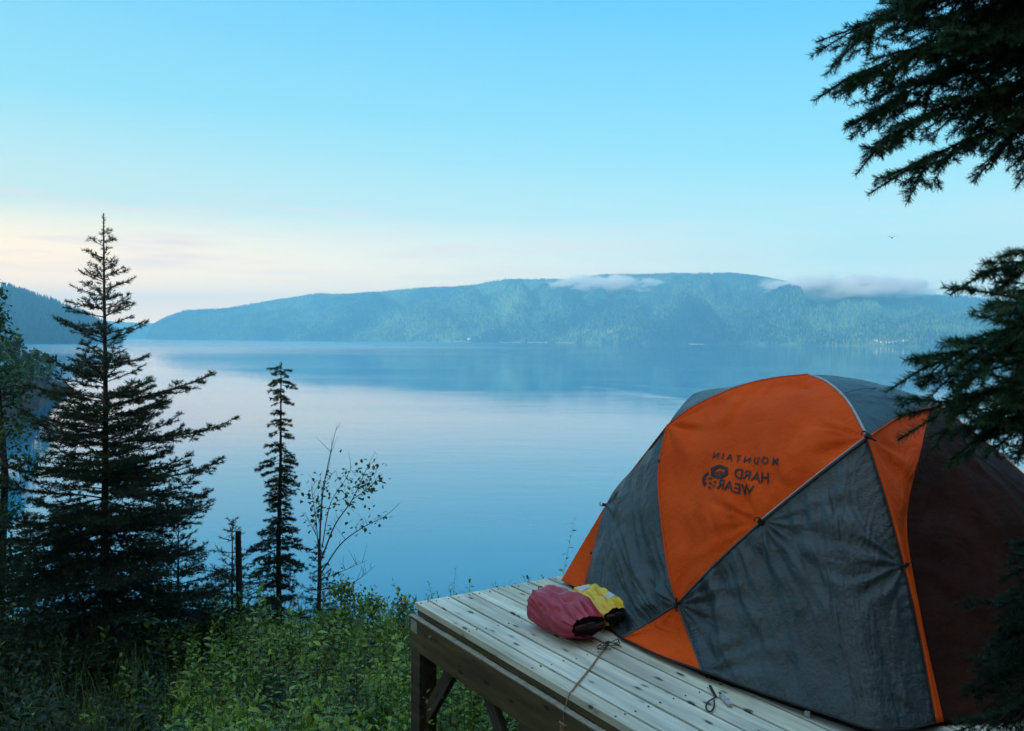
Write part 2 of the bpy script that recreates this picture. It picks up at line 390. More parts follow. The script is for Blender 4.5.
m_soil = simple('forest_soil', (.018,.014,.009), (.05,.045,.022), 2.5, .95, .6, 30)
gr = link('ground', me_np('ground', V, Fc), m_soil, smooth=True); tag(gr, kind='structure')

# ------------------------------------------------------------------ platform
U = Vector((math.sin(R(33)), -math.cos(R(33)), 0))     # along the boards, towards the camera's right
Vv = Vector((math.cos(R(33)), math.sin(R(33)), 0))     # across the boards
P0 = PZ(415.2, 602, 0)
def D_(u, v, z=0.0): return P0 + U*u + Vv*v + Vector((0,0,z))
def wood_mat(name, c1, c2, knot, rough=.75, gray=0.0, spec=.3, mscale=(1.6, 26, 26), wet=0):
    m, t, b, o = material(name)
    tc = N(t, 'ShaderNodeTexCoord')
    oi = N(t, 'ShaderNodeObjectInfo')
    add = N(t, 'ShaderNodeVectorMath', operation='ADD'); L(t, tc.outputs['Object'], add.inputs[0])
    sc_ = N(t, 'ShaderNodeVectorMath', operation='SCALE'); cb = N(t, 'ShaderNodeCombineXYZ'); L(t, oi.outputs['Random'], cb.inputs[0]); L(t, oi.outputs['Random'], cb.inputs[2]); L(t, cb.outputs[0], sc_.inputs[0]); sc_.inputs['Scale'].default_value = 37
    L(t, sc_.outputs[0], add.inputs[1]); vec = add.outputs[0]
    g = noise_tex(t, 1.0, 5, vec, .6, mscale)
    g2 = noise_tex(t, 1.0, 4, vec, .6, (1.1, 5, 5))
    base = ramp(t, g, [(.32, c1), (.68, c2)])
    base = mixc(t, 1.0, base, ramp(t, g2, [(.3, (.60,)*3), (.7, (1.1,)*3)]), 'MULTIPLY')
    tint = ramp(t, oi.outputs['Random'], [(0, (.68,.70,.68)), (.5, (1,1,.97)), (1, (.88,.82,.70))])
    base = mixc(t, 1.0, base, tint, 'MULTIPLY')
    # knots: long cells with a small dark eye
    mm = N(t, 'ShaderNodeMapping'); mm.inputs['Scale'].default_value = (6.5, 17, 17); L(t, vec, mm.inputs[0])
    dn = noise_tex(t, 3.0, 2, mm.outputs[0]); 
    vo = N(t, 'ShaderNodeTexVoronoi'); vo.inputs['Scale'].default_value = 1.0; L(t, mm.outputs[0], vo.inputs[0])
    dist = mathn(t, 'ADD', vo.outputs['Distance'], mathn(t, 'MULTIPLY', mathn(t, 'SUBTRACT', dn, .5), .22))
    kf = ramp(t, dist, [(.12, (1,1,1)), (.22, (0,0,0))])
    sel = ramp(t, vo.outputs['Color'], [(.30, (0,0,0)), (.36, (1,1,1))])
    kf = mathn(t, 'MULTIPLY', kf, sel)
    base = mixc(t, mathn(t, 'MULTIPLY', kf, .9), base, knot)
    halo = mathn(t, 'MULTIPLY', ramp(t, dist, [(.12, (1,1,1)), (.34, (0,0,0))]), sel)
    base = mixc(t, mathn(t, 'MULTIPLY', halo, .22), base, knot)
    L(t, base, b.inputs['Base Color']); b.inputs['Roughness'].default_value = rough; b.inputs['Specular IOR Level'].default_value = spec
    bp = N(t, 'ShaderNodeBump'); bp.inputs['Strength'].default_value = .35; bp.inputs['Distance'].default_value = .004; L(t, g, bp.inputs['Height']); L(t, bp.outputs[0], b.inputs['Normal'])
    return m
m_deck = wood_mat('weathered_deck_wood', (.46,.52,.46), (.80,.84,.76), (.035,.03,.026))
m_beam = wood_mat('mossy_beam_wood', (.060,.045,.022), (.135,.105,.052), (.015,.012,.01), mscale=(2,22,22))
m_post = wood_mat('dark_post_wood', (.045,.035,.026), (.09,.07,.05), (.01,.01,.01))
m_nail = simple('nail_steel', (.05,.045,.04), (.1,.09,.08), 40, .5, metal=1)
m_plate = simple('green_metal_plate', (.18,.24,.17), (.30,.36,.27), 30, .5, .3, 80)
plat = thing('wooden_platform', 'grey weathered wooden tent platform on dark posts', 'platform', P0)
ang = math.atan2(U.y, U.x)
def local_box(name, mat, u0, u1, v0, v1, z0, z1, bevel=.003, jitter=0, parent=plat):
    # mesh in its own axes so that the grain follows the length
    mb = MB(); mb.box(((u1-u0)/2, 0, 0), ((u1-u0)/2, 0, 0), (0, (v1-v0)/2, 0), (0, 0, (z1-z0)/2))
    o = link(name, mb.mesh(name), mat)
    o.parent = parent
    c = U*u0+Vv*((v0+v1)/2)+Vector((0,0,(z0+z1)/2))
    o.location = c; o.rotation_euler = (0, 0, ang)
    if bevel: m = o.modifiers.new('bevel', 'BEVEL'); m.width = bevel; m.segments = 2
    return o
BL, NB, PW = 3.66, 27, .146
v0 = 0.0
for i in range(NB):
    wd = .078 if i == 0 else .130
    du = random.uniform(-.004, .004)
    bd = local_box('board', m_deck, du, BL+random.uniform(-.004,.004), v0, v0+wd, -.038, random.uniform(-.0015,.0012), .004)
    # nails: on the joists
    mb = MB()
    for uj in (.05, .62, 1.22, 1.83, 2.44, 3.05, 3.6):
        for vj in (-.3, .3):
            mb.tube([(uj+random.uniform(-.01,.01), wd*vj, .018), (uj+random.uniform(-.01,.01), wd*vj, .0206)], .0038, 6)
    nl = link('nail', mb.mesh('nail'), m_nail); nl.parent = bd; nl['kind'] = 'stuff'
    v0 += wd+.016
DV = v0
local_box('rim_joist', m_beam, .02, BL-.02, .006, .044, -.175+.10, -.0395, .003)
local_box('front_beam', m_beam, -.012, BL, -.034, .005, -.265, -.078, .004); local_box('lit_ledge_strip', simple('lit_edge_wood', (.20,.19,.16), (.34,.33,.28), 20), -.010, BL, -.035, -.004, -.0779, -.070, .001)  # thin strip added on the beam; sky light is put into its pale colour
local_box('rear_beam', m_beam, 0, BL, DV-.04, DV, -.25, -.0395, .003)
for k_ in range(6):
    uu = .02+k_*(BL-.08)/5
    local_box('joist', m_post, uu, uu+.038, .05, DV-.05, -.20, -.0395, .003)
for uu in (.0, 1.16, 2.4, BL-.14):
    for vv_ in (.012, DV/2, DV-.17):
        top = -.0395 if vv_ > .5 else -.0395
        base = D_(uu+.05, vv_+.05); gz = ground_z(base.x, base.y)-.3
        if vv_ < .5: zt = -.2655; vv_ = -.064
        else: zt = -.205
        local_box('post', m_post, uu+.003, uu+.118, vv_+.034, vv_+.149, gz, zt, .006)
def brace(ua, za, ub, zb, v_=.03):
    a = U*ua+Vv*v_+Vector((0,0,za)); b_ = U*ub+Vv*v_+Vector((0,0,zb)); d = (b_-a); ln = d.length; d.normalize(); nrm = Vv.cross(d)
    mb = MB(); mb.box((ln/2,0,0), (ln/2,0,0), (0,.019,0), (0,0,.042))
    o = link('brace', mb.mesh('brace'), m_post); o.parent = plat
    o.matrix_local = Matrix.Translation(a) @ Matrix((d, Vv, nrm)).transposed().to_4x4()
    m = o.modifiers.new('bevel', 'BEVEL'); m.width = .004; m.segments = 2
    return o
brace(.10, -.66, .42, -.27); brace(1.19, -.78, .78, -.25); brace(1.26, -.66, 1.60, -.27); brace(2.44, -.75, 2.0, -.25)
mb = MB(); mb.box((.050, 0, 0), (.040,0,0), (0,.0015,0), (0,0,.036))
for a, c in ((-.018,-.02),(.018,-.02),(-.018,.02),(.018,.02),(0,0)): mb.tube([(.055+a,-.001,c),(.055+a,-.005,c)], .004, 6)
pl = link('nail_plate', mb.mesh('nail_plate'), m_plate); pl.parent = plat; pl.location = Vv*-.033+Vector((0,0,-.125)); pl.rotation_euler = (0,0,ang)
mb = MB(); mb.tube([(.27,-.0,-.125),(.27,-.012,-.125)], .012, 8); mb.tube([(.27,-.012,-.125),(.27,-.02,-.125)], .006, 6)
bo = link('bolt', mb.mesh('bolt'), simple('bright_bolt', (.4,.4,.4), (.6,.6,.6), 20, .35, metal=1)); bo.parent = plat; bo.location = Vv*-.03; bo.rotation_euler = (0,0,ang)

# ------------------------------------------------------------------ tent
def fabric(name, c1, c2, sheen=.2, rough=.55, trans=.12, spec=.18):
    m, t, b, o = material(name)
    n = noise_tex(t, 3.5, 4); n2 = noise_tex(t, 22, 5)
    f = mathn(t, 'ADD', mathn(t, 'MULTIPLY', n, .9), mathn(t, 'MULTIPLY', n2, .1))
    c = ramp(t, f, [(.35, c1), (.65, c2)])
    L(t, c, b.inputs['Base Color']); b.inputs['Roughness'].default_value = rough; b.inputs['Specular IOR Level'].default_value = spec
    tc = N(t, 'ShaderNodeTexCoord')
    cr = noise_tex(t, 38, 5, rough=.68); wv = noise_tex(t, 9, 3, mscale=(1,1,.35))
    hh = mathn(t, 'ADD', mathn(t, 'MULTIPLY', cr, .42), mathn(t, 'MULTIPLY', wv, .30))
    bp = N(t, 'ShaderNodeBump'); bp.inputs['Strength'].default_value = 1.0; bp.inputs['Distance'].default_value = .022; L(t, hh, bp.inputs['Height']); L(t, bp.outputs[0], b.inputs['Normal'])
    tr = N(t, 'ShaderNodeBsdfTranslucent'); L(t, c, tr.inputs[0]); mx = N(t, 'ShaderNodeMixShader'); mx.inputs[0].default_value = trans
    L(t, b.outputs[0], mx.inputs[1]); L(t, tr.outputs[0], mx.inputs[2]); L(t, mx.outputs[0], o.inputs[0])
    return m
m_or = fabric('orange_nylon', (.70,.080,.008), (.84,.110,.012), .2, .6, .18, .06)
m_or2 = fabric('shaded_orange_nylon', (.022,.008,.005), (.034,.012,.007), trans=.05, spec=.06)  # orange side of the tent, with tree shade put into its dark colour
m_gr = fabric('slate_grey_nylon', (.013,.030,.038), (.032,.060,.074), .4, .40, .08, .60)
m_pipe = simple('grey_piping', (.30,.34,.38), (.42,.46,.5), 30, .6)
m_pipo = simple('orange_piping', (.55,.10,.03), (.65,.14,.05), 30, .6)
m_black = simple('black_plastic', (.012,.012,.013), (.025,.025,.027), 30, .45)
m_web = simple('black_webbing', (.015,.015,.017), (.035,.035,.04), 80, .8, .4, 300)
m_gplas = simple('grey_plastic_buckle', (.28,.31,.34), (.38,.41,.44), 30, .4)

def catmull(pts, n=40):
    pts = [Vector(p) for p in pts]
    if len(pts) == 2: return [pts[0].lerp(pts[1], i/(n-1)) for i in range(n)]
    ex = [pts[0]*2-pts[1]]+pts+[pts[-1]*2-pts[-2]]
    dense = []
    for i in range(1, len(ex)-2):
        p0, p1, p2, p3 = ex[i-1:i+3]
        for s in range(24):
            t_ = s/24
            dense.append(.5*((2*p1)+(p2-p0)*t_+(2*p0-5*p1+4*p2-p3)*t_*t_+(3*p1-p0-3*p2+p3)*t_**3))
    dense.append(pts[-1])
    d = [0]
    for a, b_ in zip(dense[:-1], dense[1:]): d.append(d[-1]+(b_-a).length)
    res = []; tot = d[-1]; j = 0
    for i in range(n):
        s = tot*i/(n-1)
        while j < len(d)-2 and d[j+1] < s: j += 1
        f = (s-d[j])/max(d[j+1]-d[j], 1e-9); res.append(dense[j].lerp(dense[j+1], min(max(f,0),1)))
    return res
CEN = Vector((1.9, 4.75, .45))
def patch(c0, c1, d0, d1, nu, nv, bulge=.0, wr=.006, wdir=None, anchors=(), seed=0, fold=.010, wscale=7, gather=True, uv=None):
    """Coons patch. c0/c1 run along u (v=0/1), d0/d1 run along v (u=0/1)."""
    A = catmull(c0, nu); B = catmull(c1, nu); C = catmull(d0, nv); Dd = catmull(d1, nv)
    G = [[None]*nv for _ in range(nu)]
    for i in range(nu):
        u = i/(nu-1)
        for j in range(nv):
            v_ = j/(nv-1)
            p = A[i]*(1-v_)+B[i]*v_+C[j]*(1-u)+Dd[j]*u-(A[0]*(1-u)*(1-v_)+A[-1]*u*(1-v_)+B[0]*(1-u)*v_+B[-1]*u*v_)
            G[i][j] = p
    H = [[None]*nv for _ in range(nu)]
    for i in range(nu):
        for j in range(nv):
            du = G[min(i+1,nu-1)][j]-G[max(i-1,0)][j]; dv = G[i][min(j+1,nv-1)]-G[i][max(j-1,0)]
            nn = du.cross(dv)
            if nn.length < 1e-9: nn = G[i][j]-CEN
            nn.normalize()
            if nn.dot(G[i][j]-CEN) < 0: nn.negate()
            u = i/(nu-1); v_ = j/(nv-1)
            e = min(u, 1-u, v_, 1-v_); ef = min(1, e*9)
            p = G[i][j]
            d = bulge*(16*u*(1-u)*v_*(1-v_))**.8
            if uv is not None:
                ku, kv, am, md = uv
                wp = u*ku+1.1*fnoise(u*2.2, v_*1.6, seed+8, 2)
                f1 = fnoise(wp, v_*kv, seed+1, 2); f2 = fnoise(wp*2.3+4, v_*kv*1.5, seed+2, 2)
                top_m = (.22+.78*v_**1.3) if md == 'top' else (.5+.5*abs(2*v_-1)) if md == 'ends' else (min(1, (2*abs(2*v_-1)*1.0)**2*.6+.10) if md == 'edge' else 1.0)
                d += am*(1.25*f1+.45*f2)*top_m*ef
            if wdir is not None:
                wd = Vector(wdir[0]).normalized(); ac = wd.cross(nn).normalized()
                al = p.dot(wd); cr = p.dot(ac)
                wx = cr+.22*fnoise(al*1.6, cr*2.0, seed, 3); a_ = fnoise(wx*wscale*.55, al*wscale*.22, seed, 3)*1.5; a2 = fnoise(wx*wscale*1.3+7, al*wscale*.5, seed+3, 2)
                msk = .35+.9*max(0, fnoise(p.x*1.7, p.y*1.7, p.z*1.7+seed, 2)+.35)
                d += wr*(.75*a_+.35*a2)*ef*msk
            d += wr*.7*fnoise(p.x*6, p.y*6+seed, p.z*6, 3)*ef
            pu = .0030*math.exp(-min(v_, 1-v_)*26)*math.sin(u*150+6*fnoise(u*14, seed, v_*3, 2)); pv_ = .0030*math.exp(-min(u, 1-u)*26)*math.sin(v_*150+6*fnoise(v_*14, seed+4, u*3, 2))
            if gather: d += (pu+pv_)*min(1, e*60)
            for (ap, st, ks) in anchors:
                rv = p-ap; rr = rv.length+1e-6
                t1 = nn.orthogonal().normalized(); t2 = nn.cross(t1)
                th = math.atan2((rv.dot(Vector((0,0,1)))), math.hypot(rv.x, rv.y)*(1 if rv.x > 0 else -1))
                wgt = math.exp(-rr/.28)*min(1, rr/.06)
                d += fold*st*wgt*math.sin(th*ks+3*fnoise(rr*3, th*2, seed, 2))*ef
            H[i][j] = p+nn*d
    vts = [H[i][j] for i in range(nu) for j in range(nv)]
    fs = [(i*nv+j, (i+1)*nv+j, (i+1)*nv+j+1, i*nv+j+1) for i in range(nu-1) for j in range(nv-1)]
    return vts, fs
tent_base = D_(1.4, 1.6); tent_base.z = 0
tent = thing('dome_tent', 'orange and grey dome tent pitched on the wooden platform', 'tent', tent_base)
def panel(name, res, mat, label=None):
    vts, fs = res
    # orient outward
    me = bpy.data.meshes.new(name); me.from_pydata(vts, [], fs); me.update()
    o = link(name, me, mat, tent, smooth=True)
    m = o.modifiers.new('solid', 'SOLIDIFY'); m.thickness = .0012; m.offset = 0
    if label: o['label'] = label
    return o
# seam nodes
A = P(561,583,5.42); A.z = .02
A2 = P(583,592,5.16); A2.z = .03
L_ = P(606,505,5.30)
B = P(622,638,4.38); 
C = P(703,671,3.88)
E = P(872,729,3.30)
Dn = P(937,722,3.38)
Bn = P(678,604,4.22)
S = P(668,425,4.95)
T = P(808,374.5,4.75)
Rr = P(868,438,4.02)
K = P(703,390.5,5.40)
M = P(938,406,4.75)
Rs = P(762,522,4.03)
Vx = Vector((3.75, 4.55, .03))
D2 = P(944,722,3.42)
Gx = Vector((2.75, 3.62, .03))
Jx = Vector((1.5, 6.35, .03)); Ix = Vector((3.0, 5.9, .03))
c_S_T = [S, P(695,406,4.93), P(738,387,4.86), P(775,378,4.80), T]
c_T_R = [T, P(828,383,4.55), P(848,402,4.30), Rr]
c_Bn_R = [Bn, P(717,563,4.10), Rs, P(820,475,4.0), Rr]
c_Bn_S = [Bn, P(669,570,4.34), P(662,520,4.55), P(659,470,4.76), S]
c_S_K = [S, P(676,413,5.05), P(690,397,5.26), K]
c_K_T = [K, P(722,388,5.35), P(752,387,5.15), T]
c_T_M = [T, P(835,376,4.80), P(870,382,4.83), P(905,392,4.80), M]
c_R_M = [Rr, P(884,427,4.2), P(905,415,4.42), M]
c_R_D = [Rr, P(886,495,3.86), P(905,565,3.70), P(922,640,3.56), Dn]
c_C_Bn = [C, P(690,636,4.10), Bn]
c_B_Bn = [B, P(650,622,4.37), Bn]
c_B_C = [B, P(660,655.5,4.115), C]
c_C_D = [C, P(760,692,3.66), P(820,712,3.45), E, P(905,729,3.32), Dn]
c_B_A2 = [B, P(603,618,4.68), A2]
c_S_A2 = [S, P(640,461,5.08), L_, A2]
c_S_L = [S, P(640,461,5.08), L_]
c_L_A = [L_, P(585,541,5.37), A]
anch = [(S,1,11),(Bn,1,13),(Rr,1,12),(Rs,.8,14)]
fly = []
o1 = panel('orange_panel', patch(c_Bn_R, c_S_T, c_Bn_S, list(reversed(c_T_R)), 110, 110, .035, .005, ((.3,.3,1),), anch+[(T,.9,9)], 1.0, .022, 5, True, (6, 2.0, .026, 'edge')), m_or, 'large bright orange upper panel with a mirrored printed logo')
o2 = panel('orange_panel', patch(c_B_C, c_B_Bn, [B,B+Vector((0,0,.001))], c_C_Bn, 70, 60, .006, .010, ((1,-.7,.3),), [(Bn,1,10),(C,.8,9)], 2.0, .008, 9), m_or, 'small orange triangle at the tent foot')
o3 = panel('grey_panel', patch(c_B_Bn, [A2]+[P(606,505,5.30).lerp(S,0)]+[S] if False else [A2, L_, P(640,461,5.08), S], c_B_A2, c_Bn_S, 140, 140, .015, .008, ((.1,.2,1),), [(S,1.4,12),(Bn,1.6,11),(L_,1.2,9),(B,1.5,10)], 3.0, .015, 12, True, (7, 1.4, .034, 'ends')), m_gr, 'left grey panel, loose and creased')
o4 = panel('orange_panel', patch([A2, A], [L_, L_+Vector((0,0,.001))], [A2, P(594,548,5.26), L_], [A, P(584,541,5.37), L_], 16, 50, .0, .003, None, [], 4.0, 0), m_or, 'narrow orange strip at the far left corner')
o5 = panel('grey_panel', patch(c_C_D, c_Bn_R, c_C_Bn, [Dn]+list(reversed(c_R_D))[1:], 220, 150, .02, .007, ((.12,-.1,1),), [(Bn,1.4,17),(Rr,1.6,19),(Rs,1.3,18),(Dn,.8,13),(C,1.2,17),(P(905,565,3.7),1.4,15)], 5.0, .010, 12, True, (12, 1.3, .030, 'top')), m_gr, 'large slate grey front panel')
inner = [P(930,409,4.68), P(921,450,4.25), P(907,520,3.98), P(920,610,3.72), D2]
o6 = panel('orange_panel', patch([Rr, P(884,427,4.2), P(905,415,4.42), inner[0]], [Dn, D2], c_R_D, inner, 40, 90, -.01, .006, ((.5,.3,1),), [(Rr,1.4,10)], 6.0, .012, 7), m_or, 'orange side panel beside the front pole')
o7 = panel('vestibule', patch([D2, Gx, Vx], [inner[0], M, P(965,427,4.72), P(1000,455,4.68), P(1040,490,4.64), P(1110,548,4.6), Vx], list(reversed(inner)), [Vx, Vx+Vector((0,0,.001))], 150, 120, .03, .010, ((.2,.2,1),), [(P(905,565,3.7),1.5,12),(M,1.5,14)], 7.0, .015, 7, True, (9, 1.2, .035, 'top')), m_or2, 'vestibule with the tree shade put into its dark rust colour')
o8 = panel('roof_panel', patch(c_R_M, c_T_M, list(reversed(c_T_R)), [M, M+Vector((0,0,.001))], 70, 50, .02, .006, ((1,.1,0),), [(Rr,1,9),(T,1,9)], 8.0, .008, 6), m_gr)
o9 = panel('roof_panel', patch(c_S_T, c_K_T, c_S_K, [T, T+Vector((0,0,.001))], 60, 30, .012, .004, ((.4,1,.3),), [(S,1,9)], 9.0, .008, 6), m_gr)
back_top = catmull(c_K_T, 22)+catmull(c_T_M, 22)[1:]
o10 = panel('rear_panel', patch([A, Jx, Ix, Vx], back_top, [A, P(585,541,5.37), L_, P(640,461,5.08), S, P(690,397,5.26), K], [Vx, P(1110,548,4.6), P(1040,490,4.64), P(1000,455,4.68), P(965,427,4.72), M], 90, 50, .0, .0, None, [], 10.0, .0, 6, False), m_gr)

# pole sleeves / piping raised on the seams
def out(p, d=.006):
    q = (p-CEN); q.normalize(); return p+q*d
def seam(name, curve, r, mat, off=.004, n=40):
    mb = MB(); mb.tube([out(p, off) for p in catmull(curve, n)], r, 7); return mb.build(name, mat, tent, smooth=True)
seam('pole_sleeve', c_T_R, .0065, m_pipe); seam('pole_sleeve', list(reversed(c_Bn_R)), .0065, m_gr, .003)
seam('piping', [p+Vector((-.004,-.004,.012)) for p in c_Bn_R[2:]], .0035, m_pipe)
seam('pole_sleeve', c_Bn_S, .006, m_or, .002); seam('pole_sleeve', c_S_T, .004, m_or, .002)
seam('pole_sleeve', c_R_D, .010, m_or, .004, 50); seam('piping', [p+Vector((-.012,-.008,0)) for p in c_R_D], .004, m_black)
seam('pole_sleeve', c_C_Bn, .007, m_gr, .002); seam('pole_sleeve', c_B_Bn, .007, m_gr, .002)
seam('pole_sleeve', c_R_M, .005, m_or, .003); seam('piping', c_S_L, .004, m_or, .002)
seam('piping', [M, P(965,427,4.72), P(1000,455,4.68), P(1040,490,4.64), P(1110,548,4.6)], .007, m_pipo, .004)
seam('hem', c_C_D, .005, m_web, .001, 60); seam('hem', c_B_C, .005, m_web, .001); seam('hem', c_B_A2, .005, m_web, .001)
# roof seams
seam('seam', [P(845,395,4.35), P(862,391,4.45), P(886,389.5,4.7)], .002, m_gr, .012, 16)
# inner tent and floor: dark body standing on the deck just inside the fly
fp = [B, C, E, Dn, Gx, Vx, Ix, Jx, A]
cc = Vector((sum(p.x for p in fp)/len(fp), sum(p.y for p in fp)/len(fp), 0))
mb = MB(); ring = [Vector((p.x, p.y, 0)).lerp(cc, .03) for p in fp]
top_ = [r.lerp(cc, .10)+Vector((0,0,.05)) for r in ring]; n = len(ring)
mb.add([r+Vector((0,0,.003)) for r in ring]+top_, [tuple(range(n))[::-1]]+[(i,(i+1)%n,n+(i+1)%n,n+i) for i in range(n)])
mb.build('tent_floor', simple('black_floor_nylon', (.012,.012,.014), (.03,.03,.035), 8, .5, .3, 40), tent)
# clips on the poles
def clip(p, dirv, s=1.0):
    s = s*.72
    p = out(p, .012); d = Vector(dirv).normalized(); nn = (p-CEN).normalized(); sd_ = d.cross(nn).normalized(); nn = sd_.cross(d)
    mb = MB(); mb.box(p, d*.014*s, sd_*.009*s, nn*.007*s)
    mb.tube([p+d*(.016*s)+(sd_*math.cos(a)+d*math.sin(a))*.014*s for a in np.linspace(-2.4, 2.4, 14)], .0032*s, 6)
    mb.tube([p-d*.012*s, p-d*.035*s], .004*s, 6)
    return mb.build('clip', m_black, tent, bevel=.0015)
clip(L_, (-1,0,.3), 1.3); clip(Rs, (-.7,0,.25), 1.5); clip(Rr, (-.9,0,.5), 1.7); clip(P(905,565,3.70), (-.6,0,-.4), 1.3); clip(Bn, (0,0,-1), 1.4); clip(P(661,463,4.79), (0,0,-1), .8)
# ventilation toggles
for q in (P(592,553,5.24), P(618,578,4.92)): mb = MB(); mb.tube([out(q,.002), out(q,.012)], .008, 8); mb.build('toggle', m_black, tent)
# foot straps with buckle at the front corner C
foot = C
mb = MB()
def strap(mb, pts, wd=.012, th=.0015, wdv=None):
    pts = [Vector(p) for p in pts]; nrm = Vector((0,-.5,.86)) if wdv is None else wdv
    for a, b_ in zip(pts[:-1], pts[1:]):
        d = (b_-a); sdv = d.cross(nrm).normalized(); n2 = sdv.cross(d).normalized()
        mb.box((a+b_)/2, d*.52, sdv*wd/2, n2*th)
q1 = PZ(712,690,.02); q2 = PZ(716,697,.006)
strap(mb, [foot, P(708,681,3.93), q1, q2]); strap(mb, [foot+Vector((.01,0,0)), P(716,684,3.9), PZ(722,697,.01)])
lp = [PZ(716,697,.008), PZ(708,702,.012), PZ(706,708,.010), PZ(710,712,.006), PZ(714,707,.010), PZ(714,700,.012)]
mb.tube(catmull(lp, 24), .0035, 6)
mb.build('foot_strap', m_web, tent)
mb = MB(); a = PZ(721,695,.012); b_ = PZ(731,705,.012); d = (b_-a); sdv = d.cross(Vector((0,0,1))).normalized()
mb.box((a+b_)/2, d*.5, sdv*.011, Vector((0,0,.005))); mb.box(a.lerp(b_,.5), d*.08, sdv*.013, Vector((0,0,.007)))
mb.build('buckle', m_gplas, tent, bevel=.002)
mb = MB(); q = P(807,711,3.50); mb.box(q+Vector((0,-.004,-.012)), (.010,-.004,0), (0,.002,0), (0,0,.014)); mb.build('hem_tab', m_gplas, tent, bevel=.001)
# webbing bunched at the left foot
mb = MB()
for s_ in range(3):
    rr_ = random.Random(s_); pts = [B+Vector((-.02,-.01,.0))]
    for q in range(5): pts.append(PZ(612-q*3+rr_.uniform(-7,7), 640+q*1.5+rr_.uniform(-4,5), .01+rr_.uniform(0,.035)))
    mb.tube(catmull(pts, 22), .0022, 5)
mb.build('foot_strap', m_web, tent)

# printed logo, mirrored, on the orange panel
dg = bpy.context.evaluated_depsgraph_get()
ev_v, ev_f = [v_.co.copy() for v_ in o1.data.vertices], [tuple(p.vertices) for p in o1.data.polygons]
mwi = o1.matrix_parent_inverse; bvh = BVHTree.FromPolygons(ev_v, ev_f)
lc = P(740,476,4.3)
loc, nrm, _, _ = bvh.find_nearest(lc)
if nrm.dot(loc-CEN) < 0: nrm = -nrm
def onto(px, py):
    d = ray(px, py).normalized(); h, nn, _, _ = bvh.ray_cast(Vector((0,0,EYE)), d)
    return h
O0 = onto(740,476); ex = (onto(776,482)-onto(706,472)).normalized(); n0 = ex.cross((onto(740,460)-onto(740,492))).normalized()
if n0.dot(O0-CEN) < 0: n0 = -n0
ey = n0.cross(ex).normalized()
if ey.z < 0: ey = -ey
mpp = (onto(776,482)-onto(706,472)).length/70.7        # metres per photo pixel there
m_ink = simple('black_ink', (.012,.010,.010), (.02,.016,.015), 20, .6)
def project(me):
    for v_ in me.vertices:
        p = O0+ex*v_.co.x+ey*v_.co.y
        h, nn, _, _ = bvh.ray_cast(p+n0*.4, -n0)
        if h is None: h, nn, _, _ = bvh.find_nearest(p)
        v_.co = h+n0*.006
def text_mesh(s, size, cx, cy, rot, shear, sx=1.0, spacing=1.0, bold=0.0):
    cu = bpy.data.curves.new('txt', 'FONT'); cu.body = s; cu.size = size; cu.align_x = 'CENTER'; cu.align_y = 'CENTER'; cu.space_character = spacing; cu.offset = bold; cu.shear = shear
    cu.resolution_u = 4
    ob = bpy.data.objects.new('txt', cu); COL.objects.link(ob); dg = bpy.context.evaluated_depsgraph_get(); dg.update()
    me = bpy.data.meshes.new_from_object(ob.evaluated_get(dg)); bpy.data.objects.remove(ob)
    c, s_ = math.cos(rot), math.sin(rot)
    for v_ in me.vertices:
        x, y = -v_.co.x*sx, v_.co.y
        v_.co = (cx+x*c-y*s_, cy+x*s_+y*c, 0)
    bm = bmesh.new(); bm.from_mesh(me); bmesh.ops.subdivide_edges(bm, edges=[e for e in bm.edges if e.calc_length() > .010], cuts=3, use_grid_fill=False); bmesh.ops.triangulate(bm, faces=bm.faces); bm.to_mesh(me); bm.free()
    return me
u_ = mpp
def lx(px, py): return ((px-740)*u_, -(py-476)*u_*1.0)
# text baseline follows ex (drops about 8 degrees to the right in view)
def place_txt(s, size, px, py, rot, shear, sx, spc, bold):
    h = onto(px, py); rel = h-O0; cx, cy_ = rel.dot(ex), rel.dot(ey)
    me = text_mesh(s, size*u_, cx, cy_, rot, shear, sx, spc, bold*u_); project(me)
    o = link('lettering', me, m_ink, tent); return o
place_txt('MOUNTAIN', 9.0, 747, 460.5, 0.0, .25, 1.0, 1.62, .16)
place_txt('HARD', 13.0, 754, 477.5, -.02, .35, 1.0, .98, .12)
place_txt('WEAR', 13.0, 738, 489.5, -.02, .35, 1.0, .98, .12)
# emblem: hexagon nut with curves over a dotted sphere
def poly_project(polys, name):
    bm = bmesh.new()
    for pts in polys:
        vs_ = [bm.verts.new((x, y, 0)) for x, y in pts]
        try: bm.faces.new(vs_)
        except ValueError: pass
    bmesh.ops.subdivide_edges(bm, edges=bm.edges[:], cuts=1, use_grid_fill=True)
    bmesh.ops.triangulate(bm, faces=bm.faces)
    me = bpy.data.meshes.new(name); bm.to_mesh(me); bm.free(); project(me); return link(name, me, m_ink, tent)
def hq(px, py):
    h = onto(px, py)-O0; return (h.dot(ex), h.dot(ey))
hexo = [(711.5,468.5),(719.5,465),(728.5,468),(728.5,475.5),(720.5,479.5),(711.5,476.5)]
hexc = (720, 472)
polys = []
def arcband(cx, cy_, rx, ry, a0, a1, wdt, n=9, rot=0):
    o_, i_ = [], []
    for k2 in range(n):
        a = a0+(a1-a0)*k2/(n-1)
        o_.append((cx+rx*math.cos(a), cy_+ry*math.sin(a))); i_.append((cx+(rx-wdt)*math.cos(a), cy_+(ry-wdt)*math.sin(a)))
    return [(o_[k2], o_[k2+1], i_[k2+1], i_[k2]) for k2 in range(n-1)]
